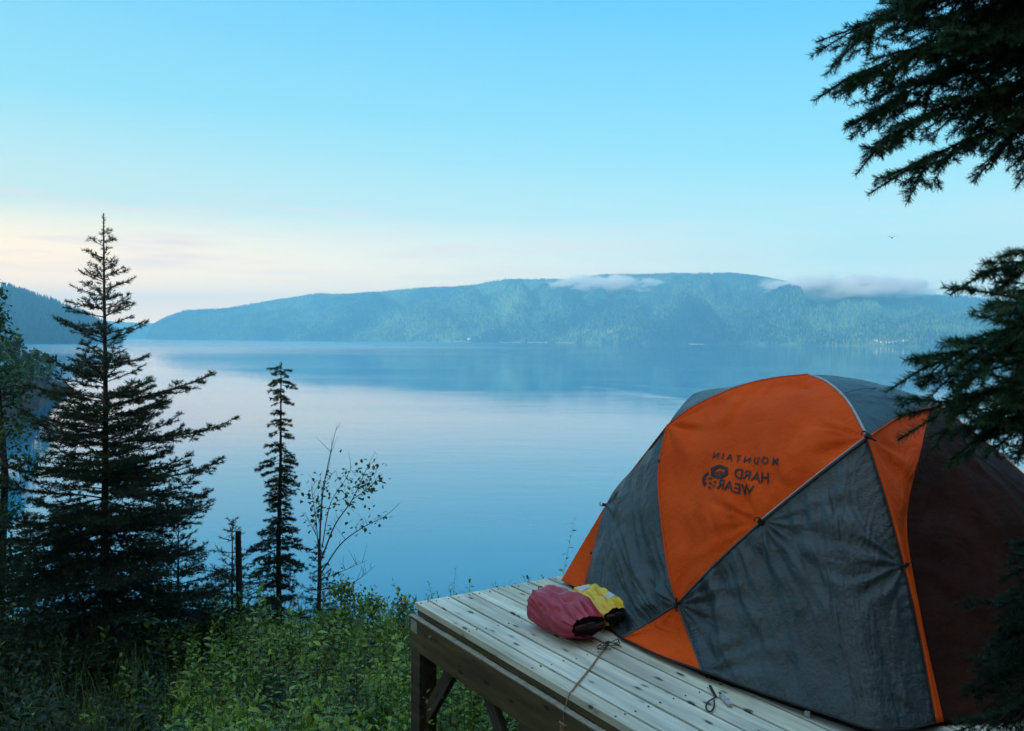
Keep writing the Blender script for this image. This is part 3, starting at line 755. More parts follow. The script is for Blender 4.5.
# hexagonal ring
for k2 in range(6):
    a, c2 = hexo[k2], hexo[(k2+1)%6]
    ai = (hexc[0]+(a[0]-hexc[0])*.58, hexc[1]+(a[1]-hexc[1])*.58); ci = (hexc[0]+(c2[0]-hexc[0])*.58, hexc[1]+(c2[1]-hexc[1])*.58)
    polys.append([hq(*q) for q in (a, c2, ci, ai)])
for rx, ry in ((5.2,3.6),(2.9,1.9)):
    for q4 in arcband(720.5, 475.3, rx, ry, -2.9, -.25, 1.0): polys.append([hq(*q) for q in q4])
for q4 in arcband(712.5, 481, 10, 9.5, 2.5, 4.3, 2.2, 10): polys.append([hq(*q) for q in q4])
for (x, y, s_) in ((710.5,478.8,1.5),(706,483.5,1.3),(710.6,483.6,1.6),(715.3,482.3,1.4),(710,488,1.5),(714.5,486.3,1.2),(705.3,479.5,1.2)):
    polys.append([hq(x-s_*1.3, y), hq(x, y-s_*.9), hq(x+s_*1.3, y), hq(x, y+s_*.9)])
poly_project(polys, 'emblem')

# ------------------------------------------------------------------ dry bags
def bag(name, label, a, b_, r, mat_body, mat_end, patches=(), seed=0, flat=.88, fold_end=True):
    a = Vector(a); b_ = Vector(b_); ax = (b_-a); ln = ax.length; ax.normalize(); sdv = ax.cross(Vector((0,0,1))).normalized(); up = Vector((0,0,1))
    t_ = thing(name, label, 'dry bag', (a+b_)/2-Vector((0,0,(a.z+b_.z)/2)))
    nu, nv = 90, 110
    def prof(s):      # radius along the length
        if s < .12: return math.sin(s/.12*math.pi/2)**.55
        if s < .72: return 1.0
        q = (s-.72)/.28; return 1.0-.34*q**1.4
    def pt(s, th, k=0.0):
        rr = r*max(prof(s), .02)
        q = max(0, (s-.55)/.45)
        # closure end is pinched flat
        cx_ = math.cos(th); sz = math.sin(th)
        sy = rr*(1+.30*q*q)*abs(cx_)**.9*(1 if cx_ > 0 else -1); sz_ = rr*flat*(1-.30*q*q)*abs(sz)**.9*(1 if sz > 0 else -1)
        wrk = .011*(1-2.4*abs(fnoise(s*1.6+seed, 1.7*math.cos(th)+seed, 1.7*math.sin(th)+s*1.5, 2)))+.008*fnoise(s*2.2+seed, th*1.4 if th < math.pi else (2*math.pi-th)*1.4, seed, 3)+.010*fnoise(s*1.5+seed, 3*math.cos(th)+seed, 3*math.sin(th)+s*3, 4)
        wrk += -.020*math.exp(-((s-.66)/.05)**2)*max(0, math.sin(th*1.0+.2))*(1+math.sin(th*5))*.6
        n_ = (sdv*cx_+up*sz)
        p = a+ax*(s*ln)+sdv*sy+up*sz_+n_*wrk*min(1, prof(s))
        p.z = max(p.z, .004)
        return p
    body = [pt(i/(nu-1), 2*math.pi*j/nv) for i in range(nu) for j in range(nv)]
    fs = [(i*nv+j, i*nv+(j+1)%nv, (i+1)*nv+(j+1)%nv, (i+1)*nv+j) for i in range(nu-1) for j in range(nv)]
    fs.append(tuple(range(nv))[::-1])
    me = bpy.data.meshes.new('bag_body'); me.from_pydata(body, [], fs); me.update(); o = link('bag_body', me, mat_body, t_, smooth=True)
    # sunken dark closure: a rolled lip with webbing and a buckle
    lip = [pt(1.0, 2*math.pi*j/nv) for j in range(nv)]; cen = sum(lip, Vector())/nv
    inn = [p.lerp(cen, .12)-ax*.010 for p in lip]; inn2 = [p.lerp(cen, .30)-ax*.045 for p in lip]
    mb = MB(); mb.add(lip+inn+inn2+[cen-ax*.05], [(j,(j+1)%nv,nv+(j+1)%nv,nv+j) for j in range(nv)]+[(nv+j,nv+(j+1)%nv,2*nv+(j+1)%nv,2*nv+j) for j in range(nv)]+[(2*nv+j,2*nv+(j+1)%nv,3*nv) for j in range(nv)])
    mb.build('closure', mat_end, t_, smooth=True)
    mb = MB(); mb.tube([cen+sdv*k_*r*.75+ax*.004+up*(.006*math.sin(k_*3)) for k_ in np.linspace(-1,1,9)], .012, 8); mb.build('rolled_lip', mat_end, t_, smooth=True)
    mb = MB(); mb.box(cen+ax*.02+up*.012, sdv*.022, up*.012, ax*.006); mb.build('buckle', m_black, t_, bevel=.002)
    mb = MB(); ring = [a+ax*(.012)+ (sdv*math.cos(x)+up*math.sin(x))*.016 -ax*.018 + up*(r*.55) for x in np.linspace(0, 2*math.pi, 13)]; mb.tube(ring, .003, 6, cap=False); mb.build('lash_ring', m_black, t_)
    for (s0, s1, t0, t1) in patches:
        vv2 = []; nn_ = 8
        for i in range(nn_):
            for j in range(nn_):
                s = s0+(s1-s0)*i/(nn_-1); th = t0+(t1-t0)*j/(nn_-1); q = pt(s, th); qc = a+ax*(s*ln); vv2.append(q+(q-qc).normalized()*.003)
        mb = MB(); mb.add(vv2, [(i*nn_+j, i*nn_+j+1, (i+1)*nn_+j+1, (i+1)*nn_+j) for i in range(nn_-1) for j in range(nn_-1)]); mb.build('print_patch', m_patch, t_, smooth=True)
    return t_
m_patch = simple('pale_blue_print', (.35,.42,.50), (.5,.56,.62), 60, .6)
m_red = simple('red_coated_nylon', (.27,.006,.026), (.36,.012,.045), 5, .42, .25, 25, .5)
m_red_in = simple('dark_red_nylon', (.02,.005,.005), (.04,.009,.009), 12, .6)
m_yel = simple('yellow_coated_nylon', (.62,.42,.01), (.72,.52,.02), 7, .42, .25, 25, .5)
m_dk = simple('black_bag_end', (.012,.010,.012), (.03,.025,.028), 12, .6)
def at_z(px, py, z): return PZ(px, py, z)
bag('red_dry_bag', 'crimson roll top dry bag lying on the boards beside the tent', at_z(541,601,.115), at_z(589,626,.105), .118, m_red, m_red_in, seed=2.0)
bag('yellow_dry_bag', 'yellow dry bag with a black end tucked behind the red bag', at_z(581,597,.095), at_z(617,616,.09), .092, m_yel, m_dk, patches=((.14,.30,.9,1.5),(.58,.72,1.6,2.2)), seed=5.0)

# ------------------------------------------------------------------ guy rope over the deck edge
m_rope = simple('tan_twine', (.22,.14,.08), (.36,.25,.15), 90, .85, .6, 400)
e0 = PZ(571.5, 691, .004)
gp = [PZ(607,645,.012), PZ(600,654,.005), PZ(590,668,.004), PZ(580,680,.0045), e0, e0-Vv*.012+Vector((0,0,-.012)), e0-Vv*.040+Vector((0,0,-.08)), e0-Vv*.042+Vector((0,0,-.135))]
tr_ = thing('guy_rope', 'thin tan twine running from the tent foot over the deck edge', 'rope', Vector((e0.x, e0.y, 0)))
mb = MB(); mb.tube(catmull(gp, 60), .0028, 6); mb.tube([p+Vector((.004,-.002,.001)) for p in catmull(gp[:5], 40)], .002, 6); mb.build('cord', m_rope, tr_)
mb = MB(); kb = gp[-1]
mb.tube([kb+(U*math.cos(a)*.026+Vv*math.sin(a)*.010)+Vector((0,0,.002*math.sin(3*a))) for a in np.linspace(0, 2*math.pi*2, 30)], .0045, 6)
for q in range(9):
    a = q*.7; mb.tube([kb+U*math.cos(a)*.018+Vv*math.sin(a)*.008, kb+U*math.cos(a)*.014+Vv*(math.sin(a)*.010)+Vector((0,0,-.11)), kb+U*(math.cos(a)*.012+.004)+Vector((0,0,-.19-random.random()*.03))-Vv*.004], .0045, 6)
mb.build('hank', m_rope, tr_)

# ------------------------------------------------------------------ plants
m_bark = simple('spruce_bark', (.009,.008,.007), (.022,.019,.016), 14, .95, .6, 60)
m_twig = simple('grey_twig_bark', (.025,.021,.018), (.05,.042,.036), 30, .9)
m_needle = leafmat('spruce_needles', (.010,.022,.012), (.022,.050,.022), 2.5, .12, .6, .2)
m_needle2 = leafmat('near_spruce_needles', (.016,.045,.018), (.05,.13,.045), 4, .15, .5, .3)
def unit(a): return a/np.maximum(np.linalg.norm(a, axis=-1, keepdims=True), 1e-9)
def needles(P0_, P1_, per_m, ln, wd, spread=(.7,1.1), rg=None, up_bias=.15):
    """P0_,P1_ (n,3) segments -> triangles"""
    P0_ = np.asarray(P0_); P1_ = np.asarray(P1_)
    d = P1_-P0_; L_s = np.linalg.norm(d, axis=1); cnt = np.maximum(1, rg.poisson(L_s*per_m))
    idx = np.repeat(np.arange(len(d)), cnt); n = len(idx)
    tt = rg.random(n)[:,None]; base = P0_[idx]+d[idx]*tt; ax = unit(d[idx])
    ref = np.where(np.abs(ax[:,2:3]) > .9, np.array([[1.,0,0]]), np.array([[0,0,1.]])); s = unit(np.cross(ax, ref)); u = np.cross(s, ax)
    ph = rg.uniform(0, 2*np.pi, n)[:,None]; rad = s*np.cos(ph)+u*np.sin(ph); rad[:,2] += up_bias; rad = unit(rad)
    an = rg.uniform(*spread, n)[:,None]; dr = unit(ax*np.cos(an)+rad*np.sin(an))
    l = (ln*rg.uniform(.7,1.15,n))[:,None]; tip = base+dr*l
    wv = unit(np.cross(dr, rad+1e-3)+rg.normal(0,.3,(n,3)))*wd/2
    V = np.stack([base-wv, base+wv, tip+wv*.35, tip-wv*.35], 1).reshape(-1,3)
    q = np.arange(n)[:,None]*4; Fq = np.concatenate([q, q+1, q+2, q+3], 1)
    return V, Fq
def prisms(segs):
    """segs: list (p0,p1,r0,r1) -> 4-sided prisms"""
    a = np.array([s[0] for s in segs], float); b_ = np.array([s[1] for s in segs], float); r0 = np.array([s[2] for s in segs])[:,None]; r1 = np.array([s[3] for s in segs])[:,None]
    ax = unit(b_-a); ref = np.where(np.abs(ax[:,2:3]) > .9, np.array([[1.,0,0]]), np.array([[0,0,1.]])); s = unit(np.cross(ax, ref)); u = np.cross(s, ax)
    V = np.stack([a+s*r0, a+u*r0, a-s*r0, a-u*r0, b_+s*r1, b_+u*r1, b_-s*r1, b_-u*r1], 1).reshape(-1,3)
    q = np.arange(len(a))[:,None]*8
    Fq = np.concatenate([np.concatenate([q+i, q+(i+1)%4, q+4+(i+1)%4, q+4+i], 1) for i in range(4)], 0)
    return V, Fq
def np3(v_): return np.array([v_[0], v_[1], v_[2]], float)
def rotz(v_, a): c, s = math.cos(a), math.sin(a); return np.array([v_[0]*c-v_[1]*s, v_[0]*s+v_[1]*c, v_[2]])
def spray(start, direc, length, rg, wood, green, r0=.006, lat_sp=.07, lat_len=.5, depth=1, droop=.0, upturn=.15, jitter=.1, lat_ang=.85, seg=.06, bare=.1):
    """a flat conifer branch: axis, side twigs, side twigs of those"""
    n = max(3, int(length/seg)); p = np3(start); d = unit(np3(direc)); pts = [p.copy()]
    for i in range(n):
        s = i/n; d = d+np.array([rg.normal(0,jitter)*.25, rg.normal(0,jitter)*.25, (-droop*(1-s)+upturn*s)*.35+rg.normal(0,jitter)*.15]); d = unit(d)
        p = p+d*(length/n); pts.append(p.copy())
    for i in range(n):
        f0, f1 = 1-i/n, 1-(i+1)/n
        wood.append((pts[i], pts[i+1], r0*(.25+.75*f0), r0*(.25+.75*f1)))
        if i/n > bare: green.append((pts[i], pts[i+1]))
    if depth > 0:
        k_ = max(2, int(length/lat_sp))
        for i in range(k_):
            s = bare+(1-bare)*(i+.5*rg.random())/k_
            if s > .97: continue
            fi = s*n; i0 = min(int(fi), n-1); q = pts[i0]+(pts[i0+1]-pts[i0])*(fi-i0); ax = unit(pts[i0+1]-pts[i0])
            ll = length*lat_len*(1-s)**.8*rg.uniform(.6,1.1)+.03
            ll = min(ll, lat_len*length*.75)
            for sg in ((1,-1) if rg.random() < .8 else (rg.choice([1,-1]),)):
                sd_ = unit(np.cross(ax, [0,0,1.]))*sg; a_ = lat_ang*rg.uniform(.75,1.2)
                dd = ax*math.cos(a_)+sd_*math.sin(a_)+np.array([0,0,rg.normal(-.05,.15)])
                spray(q, dd, ll, rg, wood, green, r0*.45, lat_sp, lat_len*.9, depth-1, droop*.5, upturn, jitter, lat_ang, seg, .05)
def spruce(name, label, base, height, width, seed, nwh=26, leader=.12, per_m=330, nl=.032, nw=.007, skirt=.03, lean=(0,0), tips=None, group=None, dens=1.0, lat_sp=.10, prof=1.0, upt=.42, maxang=26, shape=None):
    rg = np.random.default_rng(seed); base = Vector(base)
    t_ = thing(name, label, 'tree', base, group=group)
    wood, green = [], []; top = np.array([lean[0]*height, lean[1]*height, height])
    def tp(s): return top*s+np.array([.012*math.sin(s*9+seed), .012*math.cos(s*7), 0])*height*.3*(1-s)
    mb = MB(); ns = 18
    mb.tube([Vector(tp(i/ns)) for i in range(ns+1)], [max(.004, height*.0105*(1-i/ns)**.9+.003) for i in range(ns+1)], 8)
    green.append((tp(1-leader*.9), tp(1-.004)))
    for wi in range(nwh):
        s = skirt+(1-leader*.55-skirt)*(wi/(nwh-1))**.92
        rel = 1-(s-skirt)/(1-skirt)                  # 1 at bottom, 0 at top
        wl = width*(rel**prof if shape is None else shape(rel))
        nb = int(rg.integers(4,7)*dens) if rel > .42 else int(rg.integers(3,5))
        a0 = rg.random()*6.28
        for k_ in range(nb):
            az = a0+k_*2*math.pi/nb+rg.normal(0,.25)
            l = (wl*rg.uniform(.62,1.12)+.05)
            el = math.radians(maxang*(1-rel)+rg.normal(2,6)) - .10*rel
            dd = np.array([math.cos(az)*math.cos(el), math.sin(az)*math.cos(el), math.sin(el)])
            spray(tp(min(s+rg.normal(0,.014), .99)), dd, l, rg, wood, green, .003+.005*l, lat_sp, .46, 2 if l > .45 else 1, .25*rel, upt, .12, .8, .07, .12)
    for (s, az, l, el) in (tips or []):
        dd = np.array([math.cos(az)*math.cos(el), math.sin(az)*math.cos(el), math.sin(el)])
        spray(tp(s), dd, l, rg, wood, green, .004+.006*l, lat_sp, .40, 2, .2, .28, .1, .8, .07, .1)
    tr = link('trunk', mb.mesh('trunk'), m_bark, smooth=True); tr.parent = t_
    V, Fq = prisms(wood); tw = link('branches', me_np('branches', V, Fq), m_bark); tw.parent = t_
    V, Fq = needles([g[0] for g in green], [g[1] for g in green], per_m, nl, nw, rg=rg)
    cr = link('crown', me_np('crown', V, Fq), m_needle); cr.parent = t_
    return t_
def gpt(px, Y, dz=0):
    p = P(px, 500, Y); return Vector((p.x, Y, ground_z(p.x, Y)+dz))
# the big spruce at the left: tip at (104,213), spread to about x=235 at y=470
Yb = 8.0; gb = gpt(106, Yb, -.1); tipz = P(104, 213, Yb).z
big = spruce('spruce_tree', 'tall dark spruce with a bare spire tip, the largest at the left', gb, tipz-gb.z, 1.42, 21, nwh=42, leader=.13, dens=1.2, per_m=330, skirt=.10,
    tips=[(.58,-.15,1.15,.42),(.50,.1,1.25,.35),(.42,-.25,1.3,.32),(.60,3.2,.8,.35)], prof=1.05)
# slender spruce
Ys = 10.0; gs_ = gpt(278, Ys, -.1); tz = P(283, 362, Ys).z
slim = spruce('slender_spruce', 'narrow ragged spruce standing alone against the water', gs_, tz-gs_.z, .58, 33, nwh=44, leader=.02, per_m=480, lean=(.012,0), skirt=.10, lat_sp=.06, maxang=-22, dens=1.0, upt=.15,
    shape=lambda r: (.13+.40*r)+.17*math.sin(r*19+.5)*r**.4)
# low spruces at the left edge and below
for (px, Y, top_px, wd, sd_, lb) in [(-30, 6.6, 455, 1.15, 41, 'dark bushy spruce cut off by the left edge of the view'), (30, 9.0, 520, 1.0, 42, 'low young spruce left of the tall spruce foot'), (178, 8.8, 505, .95, 43, 'short young spruce just right of the tall spruce'), (232, 9.6, 520, .8, 44, 'short young spruce beside the broken snag'), (318, 10.3, 545, .38, 45, 'tiny spruce at the foot of the leafy sapling')]:
    g = gpt(px, Y, -.1); h = P(px, top_px, Y).z-g.z
    spruce('young_spruce', lb, g, h, wd, sd_, nwh=14, leader=.06, per_m=220, skirt=.04, group='young spruces on the bank')
# broken snag
g = gpt(238, 9.2, -.1); ztop = P(238, 531, 9.2).z
mb = MB(); mb.tube([g, g+Vector((.01,0,(ztop-g.z)*.5)), Vector((g.x+.0, g.y, ztop))], [.042,.036,.030], 9)
sn = mb.build('snag', m_bark, smooth=False); tag(sn, 'short broken dead trunk between the spruces', 'dead trunk')

def leaf_quads(base, dirs, ln, wd, rg, fold=.25):
    """folded 4-tri leaves: returns V,F (tri)"""
    n = len(base); d = unit(dirs); ref = rg.normal(0,1,(n,3))*.35+np.array([0,0,1.]); s = unit(np.cross(d, ref)); u = unit(np.cross(s, d))
    l = ln[:,None]; w2 = wd[:,None]/2
    b0 = base; t1 = base+d*l*.35+s*w2+u*w2*fold; t1b = base+d*l*.72+s*w2*.75+u*w2*fold-u*l*.03; t2 = base+d*l-u*l*.12; t3b = base+d*l*.72-s*w2*.75+u*w2*fold-u*l*.03; t3 = base+d*l*.35-s*w2+u*w2*fold
    mid = base+d*l*.5
    V = np.stack([b0,t1,t1b,t2,t3b,t3,mid],1).reshape(-1,3); q = np.arange(n)[:,None]*7
    T_ = np.concatenate([np.concatenate([q+a, q+b2, q+6],1) for a, b2 in ((0,1),(1,2),(2,3),(3,4),(4,5),(5,0))],0)
    return V, T_
m_under = leafmat('undergrowth_leaves', (.022,.075,.008), (.29,.46,.045), 1.8, .38, .36, .5)
m_under_d = leafmat('painted_shade_leaves', (.006,.018,.006), (.025,.060,.014), 1.8, .2, .45, .3)  # spruce shade is put into these darker leaf colours
m_bushl = leafmat('bush_leaves', (.016,.050,.016), (.050,.12,.028), 2.5, .35, .5, .35)
m_stem = simple('green_stem', (.04,.06,.02), (.07,.09,.03), 20, .8)
# leafy sapling with bare shoots
def sapling():
    rg = np.random.default_rng(77); Y = 9.0; g = gpt(318, Y, -.1)
    t_ = thing('leafy_sapling', 'thin young deciduous sapling, half bare, with small leaves at the top', 'sapling', g)
    mb = MB(); lv = []; cs = []
    def stem(pix, r0, r1, leaves, dy=0.0):
        pts = [P(x, y, Y+dy*i) for i, (x, y) in enumerate(pix)]; c = catmull(pts, 26); cs.append(c)
        mb.tube(c, [r0+(r1-r0)*i/25 for i in range(26)], 6)
        for (s0, s1, cnt, sp) in leaves:
            for _ in range(int(cnt*1.7)):
                q = c[min(25, int((s0+(s1-s0)*rg.random())*25))]; lv.append(np3(q)+rg.normal(0, sp, 3))
    stem([(319,612),(320,570),(319,540)], .022, .016, [(.3,1,16,.08)])
    stem([(319,560),(322,500),(330,455),(337,425)], .013, .002, [(.2,.4,8,.06)], .03)
    stem([(320,570),(316,520),(312,490),(317,480)], .008, .002, [(.5,1,26,.07)], -.04)
    stem([(321,560),(335,525),(352,500),(366,470),(370,462)], .010, .003, [(.55,1,60,.09),(.2,.5,8,.08)], .05)
    stem([(352,500),(372,485),(380,473)], .005, .002, [(.3,1,34,.06)], .05)
    stem([(320,575),(340,545),(362,528),(385,516),(400,503)], .009, .0015, [(.5,.85,16,.05)], -.05)
    stem([(322,548),(330,505),(345,480),(352,466)], .007, .002, [(.4,1,30,.07)], .08)
    stem([(320,580),(345,570),(368,560)], .006, .001, [(.2,.6,5,.05)], .06)
    stem([(320,590),(352,583),(376,565)], .006, .001, [], -.06)
    stem([(322,520),(322,490),(328,470),(333,440)], .005, .001, [(.3,.6,12,.06)], .02)
    stem([(321,545),(309,520),(302,512)], .004, .001, [(.5,1,5,.04)], -.03)
    for _ in range(60):      # fine twigs on the stems
        c = cs[int(rg.integers(1, 11))]; q = c[int(rg.integers(8, 25))]; d = Vector(rg.normal(0, .6, 3)); d.z = abs(d.z)+.5; d.normalize(); l_ = rg.uniform(.06,.22)
        mb.tube([q, q+d*l_*.5, q+d*l_+Vector((rg.normal(0,.02), 0, .02))], [.0028,.002,.001], 5)
    o = mb.build('stem', m_twig, t_)
    lv = np.array(lv); V, T_ = leaf_quads(lv, rg.normal(0,1,(len(lv),3)), rg.uniform(.036,.06,len(lv)), rg.uniform(.026,.040,len(lv)), rg)
    cr = link('crown', me_np('crown', V, T_), m_bushl, t_)
sapling()
# broad-leaved bush / birch at the left edge
def leafy_tree(name, label, base, height, width, seed, nleaf, lsz, mat, rbot=.15, cat='tree', group=None):
    rg = np.random.default_rng(seed); base = Vector(base); t_ = thing(name, label, cat, base, group=group)
    mb = MB(); mb.tube([(0,0,0),(.03*height,0,height*.5),(0,.02,height*.97)], [.012*height+.008, .008*height+.004, .003], 8)
    lv = []; dirs = []
    nb = int(14+height*9)
    for i in range(nb):
        s = rbot+(1-rbot)*(i+rg.random())/nb; az = rg.random()*6.28; rel = (s-rbot)/(1-rbot)
        l = width*(math.sin(math.pi*min(1, .25+.75*rel))**.7*.9+.12)*rg.uniform(.6,1.1)
        a = np.array([.03*height*math.sin(math.pi*s),0,height*s]); d = unit(np.array([math.cos(az), math.sin(az), rg.uniform(.25,.9)])); pts = [a]
        for k_ in range(6): d = unit(d+rg.normal(0,.14,3)+np.array([0,0,-.04])); pts.append(pts[-1]+d*l/6)
        mb.tube([Vector(p) for p in pts], [.006*(1-k_/7)+.0015 for k_ in range(7)], 4)
        m_ = int(nleaf/nb)
        for _ in range(m_):
            f = rg.uniform(.15,1)**.8*5.99; k_ = int(f); q = pts[k_]+(pts[min(k_+1,6)]-pts[k_])*(f-k_); lv.append(q+rg.normal(0,.045+.02*width,3))
    lv = np.array(lv); dd = rg.normal(0,1,(len(lv),3)); dd[:,2] -= .2
    o = link('trunk', mb.mesh('trunk'), m_twig); o.parent = t_
    V, T_ = leaf_quads(lv, dd, rg.uniform(.7,1.2,len(lv))*lsz, rg.uniform(.45,.75,len(lv))*lsz, rg)
    c = link('crown', me_np('crown', V, T_), mat); c.parent = t_
    return t_
g = gpt(-6, 9.5, -.1); leafy_tree('birch_tree', 'green leafy young birch at the left edge in front of the hill', g, P(0, 286, 9.5).z-g.z, .42, 5, 3600, .055, m_bushl, .12)
g = gpt(-60, 8.8, -.1); leafy_tree('birch_tree', 'leafy birch partly outside the left edge beside the other', g, P(-60, 330, 8.8).z-g.z, .9, 6, 5000, .055, m_bushl, .1)
# low bush near the sapling / bank edge
for px, Y, tpx, wd, sd_, nl_, lb in [(340,9.3,588,.35,61,900,'low leafy bush at the foot of the bare sapling'),(372,9.6,600,.3,62,700,'low leafy bush on the bank edge near the water'),(402,8.6,598,.16,63,350,'small tuft of leaves beside the platform corner')]:
    g = gpt(px, Y, -.1); leafy_tree('bush', lb, g, P(px, tpx, Y).z-g.z, wd, sd_, nl_, .05, m_under, .1, 'bush', 'low bushes on the bank edge')
# undergrowth: leafy stems, as one mass
def undergrowth():
    rg = np.random.default_rng(99)
    groups = {'bright': ([],[],[],[]), 'dark': ([],[],[],[])}; st0, st1 = [], []
    for _ in range(5600):
        Y = rg.uniform(3.6, 11.5); px = rg.uniform(-120, 640); X = P(px, 500, Y).x
        rel = Vector((X, Y, 0))-P0; uu, vv_ = rel.dot(U), rel.dot(Vv)
        under = (-.08 < uu < BL+.05 and -.05 < vv_ < DV)
        gz = ground_z(X, Y)
        cl_ = fnoise(X*1.1, Y*1.1, 3, 3)
        if cl_ < -.25 and rg.random() < .75: continue
        h = rg.uniform(.18,.55)*(1.0+.9*max(cl_, -.5))
        if rg.random() < .04: h *= 1.5
        if under: h = min(h*.8, -.35-gz)
        if h < .1: continue
        if -.15 < uu < BL and -.5 < vv_ <= 0: h = min(h, max(.15, -.30-gz))
        sp = fnoise(X*.7+5, Y*.7, 8, 3)+ (-.45 if px < 170 else .50)+.25*rg.normal()  # plants on the left lean to the leaves with painted shade
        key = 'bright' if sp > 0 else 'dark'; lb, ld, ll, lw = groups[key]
        lean = rg.normal(0,.20,2); b0 = np.array([X, Y, gz-.02]); tp_ = b0+np.array([lean[0]*h, lean[1]*h, h])
        st0.append(b0); st1.append(tp_); kind = rg.integers(0, 4)
        a = rg.random()*6.28
        if kind == 3:          # small-leaved twiggy shrub
            nl_ = int(rg.integers(22,38)); lsz = rg.uniform(.014,.022); spread_ = .09
        else:
            nl_ = int(rg.integers(8,18)*(h/.4)**.5)+2; lsz = rg.uniform(.028,.050)*(1.45 if kind == 2 else 1); spread_ = 0
        for k_ in range(nl_):
            s = .22+.78*(k_/(nl_-1)); a += 2.4
            q = b0+(tp_-b0)*s+rg.normal(0, 1, 3)*spread_*(1.1-s); eld = rg.uniform(-.1,.6)+.7*(s > .92)
            z_ = lsz*(1.25-.55*s*s); lb.append(q); ld.append([math.cos(a)*math.cos(eld), math.sin(a)*math.cos(eld), math.sin(eld)]); ll.append(z_*1.5); lw.append(z_*(.5 if kind == 1 else .68))
    root = None
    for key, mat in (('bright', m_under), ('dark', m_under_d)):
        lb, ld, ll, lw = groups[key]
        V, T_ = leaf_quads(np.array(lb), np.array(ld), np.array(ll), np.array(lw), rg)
        o = link('undergrowth', me_np('undergrowth', V, T_), mat); tag(o, 'dense bright green leafy undergrowth on the slope beside the platform' if key == 'bright' else 'leafy undergrowth at lower left with the spruce shade put into its dark colour', 'undergrowth', kind='stuff')
        root = root or o
    V, Fq = prisms([(a, b2, .0028, .0012) for a, b2 in zip(st0, st1)]); o2 = link('stems', me_np('stems', V, Fq), m_stem, root)
    o2['kind'] = 'stuff'
    # grass blades
    n = 5200; X = []; B0 = []
    Vg = []; 
    for _ in range(n):
        if rg.random() < .35: Y = rg.uniform(5.3,9.5); X_ = P(rg.uniform(386,560), 500, Y).x
        else: Y = rg.uniform(4, 11.5); X_ = P(rg.uniform(-80,420), 500, Y).x
        rel = Vector((X_, Y, 0))-P0; uu, vv_ = rel.dot(U), rel.dot(Vv)
        h = rg.uniform(.2,.6)
        gz = ground_z(X_, Y)
        if -.1 < uu < BL and -.1 < vv_ < DV: h = min(h, -.3-gz)
        a = rg.random()*6.28; w_ = .004; ben = rg.uniform(.05,.35)*h
        dx, dy = math.cos(a), math.sin(a)
        for s in (0,.4,.75,1):
            c = np.array([X_+dx*ben*s*s, Y+dy*ben*s*s, gz+h*s*(1-.12*s)]); ww = w_*(1-s)+.0006
            Vg.append(c+np.array([-dy,dx,0])*ww); Vg.append(c-np.array([-dy,dx,0])*ww)
    q = np.arange(n)[:,None]*8; Fg = np.concatenate([np.concatenate([q+2*i, q+2*i+1, q+2*i+3, q+2*i+2],1) for i in range(3)],0)
    o = link('grass', me_np('grass', np.array(Vg), Fg), leafmat('grass_blades', (.05,.11,.02), (.20,.30,.06), 2, .3)); tag(o, 'thin grass blades among the undergrowth on the slope', 'grass', kind='stuff')
undergrowth()

# rocky point on the left shore
def rock_point():
    shore = [(-160,52),(-60,62),(0,70),(27,80),(40,96),(50,108),(64,118),(79,126)]
    topy = [(-160,362),(0,375),(30,378),(49,378),(60,382),(70,386),(79,391)]
    V = []; nx, nj = 120, 44
    for i in range(nx+1):
        px = -160+239*i/nx; Ds = interp(shore, px); dp = 9 if px > 20 else 14
        Yc = Ds+dp*.55; c = P(px, interp(topy, px), Yc)
        for j in range(nj+1):
            q = j/nj; y = Ds-1+dp*q*1.3
            h = math.sin(min(1, q*2.0)*math.pi/2)**.75*(1 if q < .6 else max(0, 1-(q-.6)/.4)**.8)
            z = WATER-.8+(c.z-WATER+.8)*h
            rg_ = noise.ridged_multi_fractal(Vector((px*.09, y*.28, 2.0)), 1.0, 2.0, 4, 1.0, 2.0)*.35
            edge = max(0, min(1, (1-i/nx)*6))
            V.append((c.x/Yc*y+.5*fnoise(px*.1, y*.4, 9, 3), y+.9*fnoise(px*.15, z*.6, 5, 3), z+(rg_-.4)*1.1*h*edge))
    n = nj+1; Fq = [(i*n+j, (i+1)*n+j, (i+1)*n+j+1, i*n+j+1) for i in range(nx) for j in range(nj)]
    o = link('rocky_point', me_np('rocky_point', V, Fq), simple('shore_granite', (.022,.017,.015), (.10,.08,.068), .9, .9, .8, 4), smooth=False); tag(o, kind='structure')
rock_point()
r_ = random.Random(12)
for i in range(9):
    px = [-70,-45,-22,-4,8,18,27,37,46][i]; Y = [56,58,60,66,70,76,84,96,104][i]; p = P(px, 378, Y); h = r_.uniform(3.4,5.2)*(1.1 if i < 6 else .8)
    leafy_tree('shore_tree', ['dark tree far left on the rocky point','second dark tree from the left on the rocky point','third dark tree from the left on the rocky point','dark tree on the rocky point at the left edge','dark tree on the rocky point behind the birch','middle dark tree on top of the rocky point','dark bushy tree on the rocky point above the water','small dark tree near the tip of the rocky point','last small dark tree at the tip of the rocky point'][i], (p.x, Y, p.z-.8), h, h*.34, 200+i, 700, .34, m_bushl, .1, 'tree', 'trees on the rocky point')

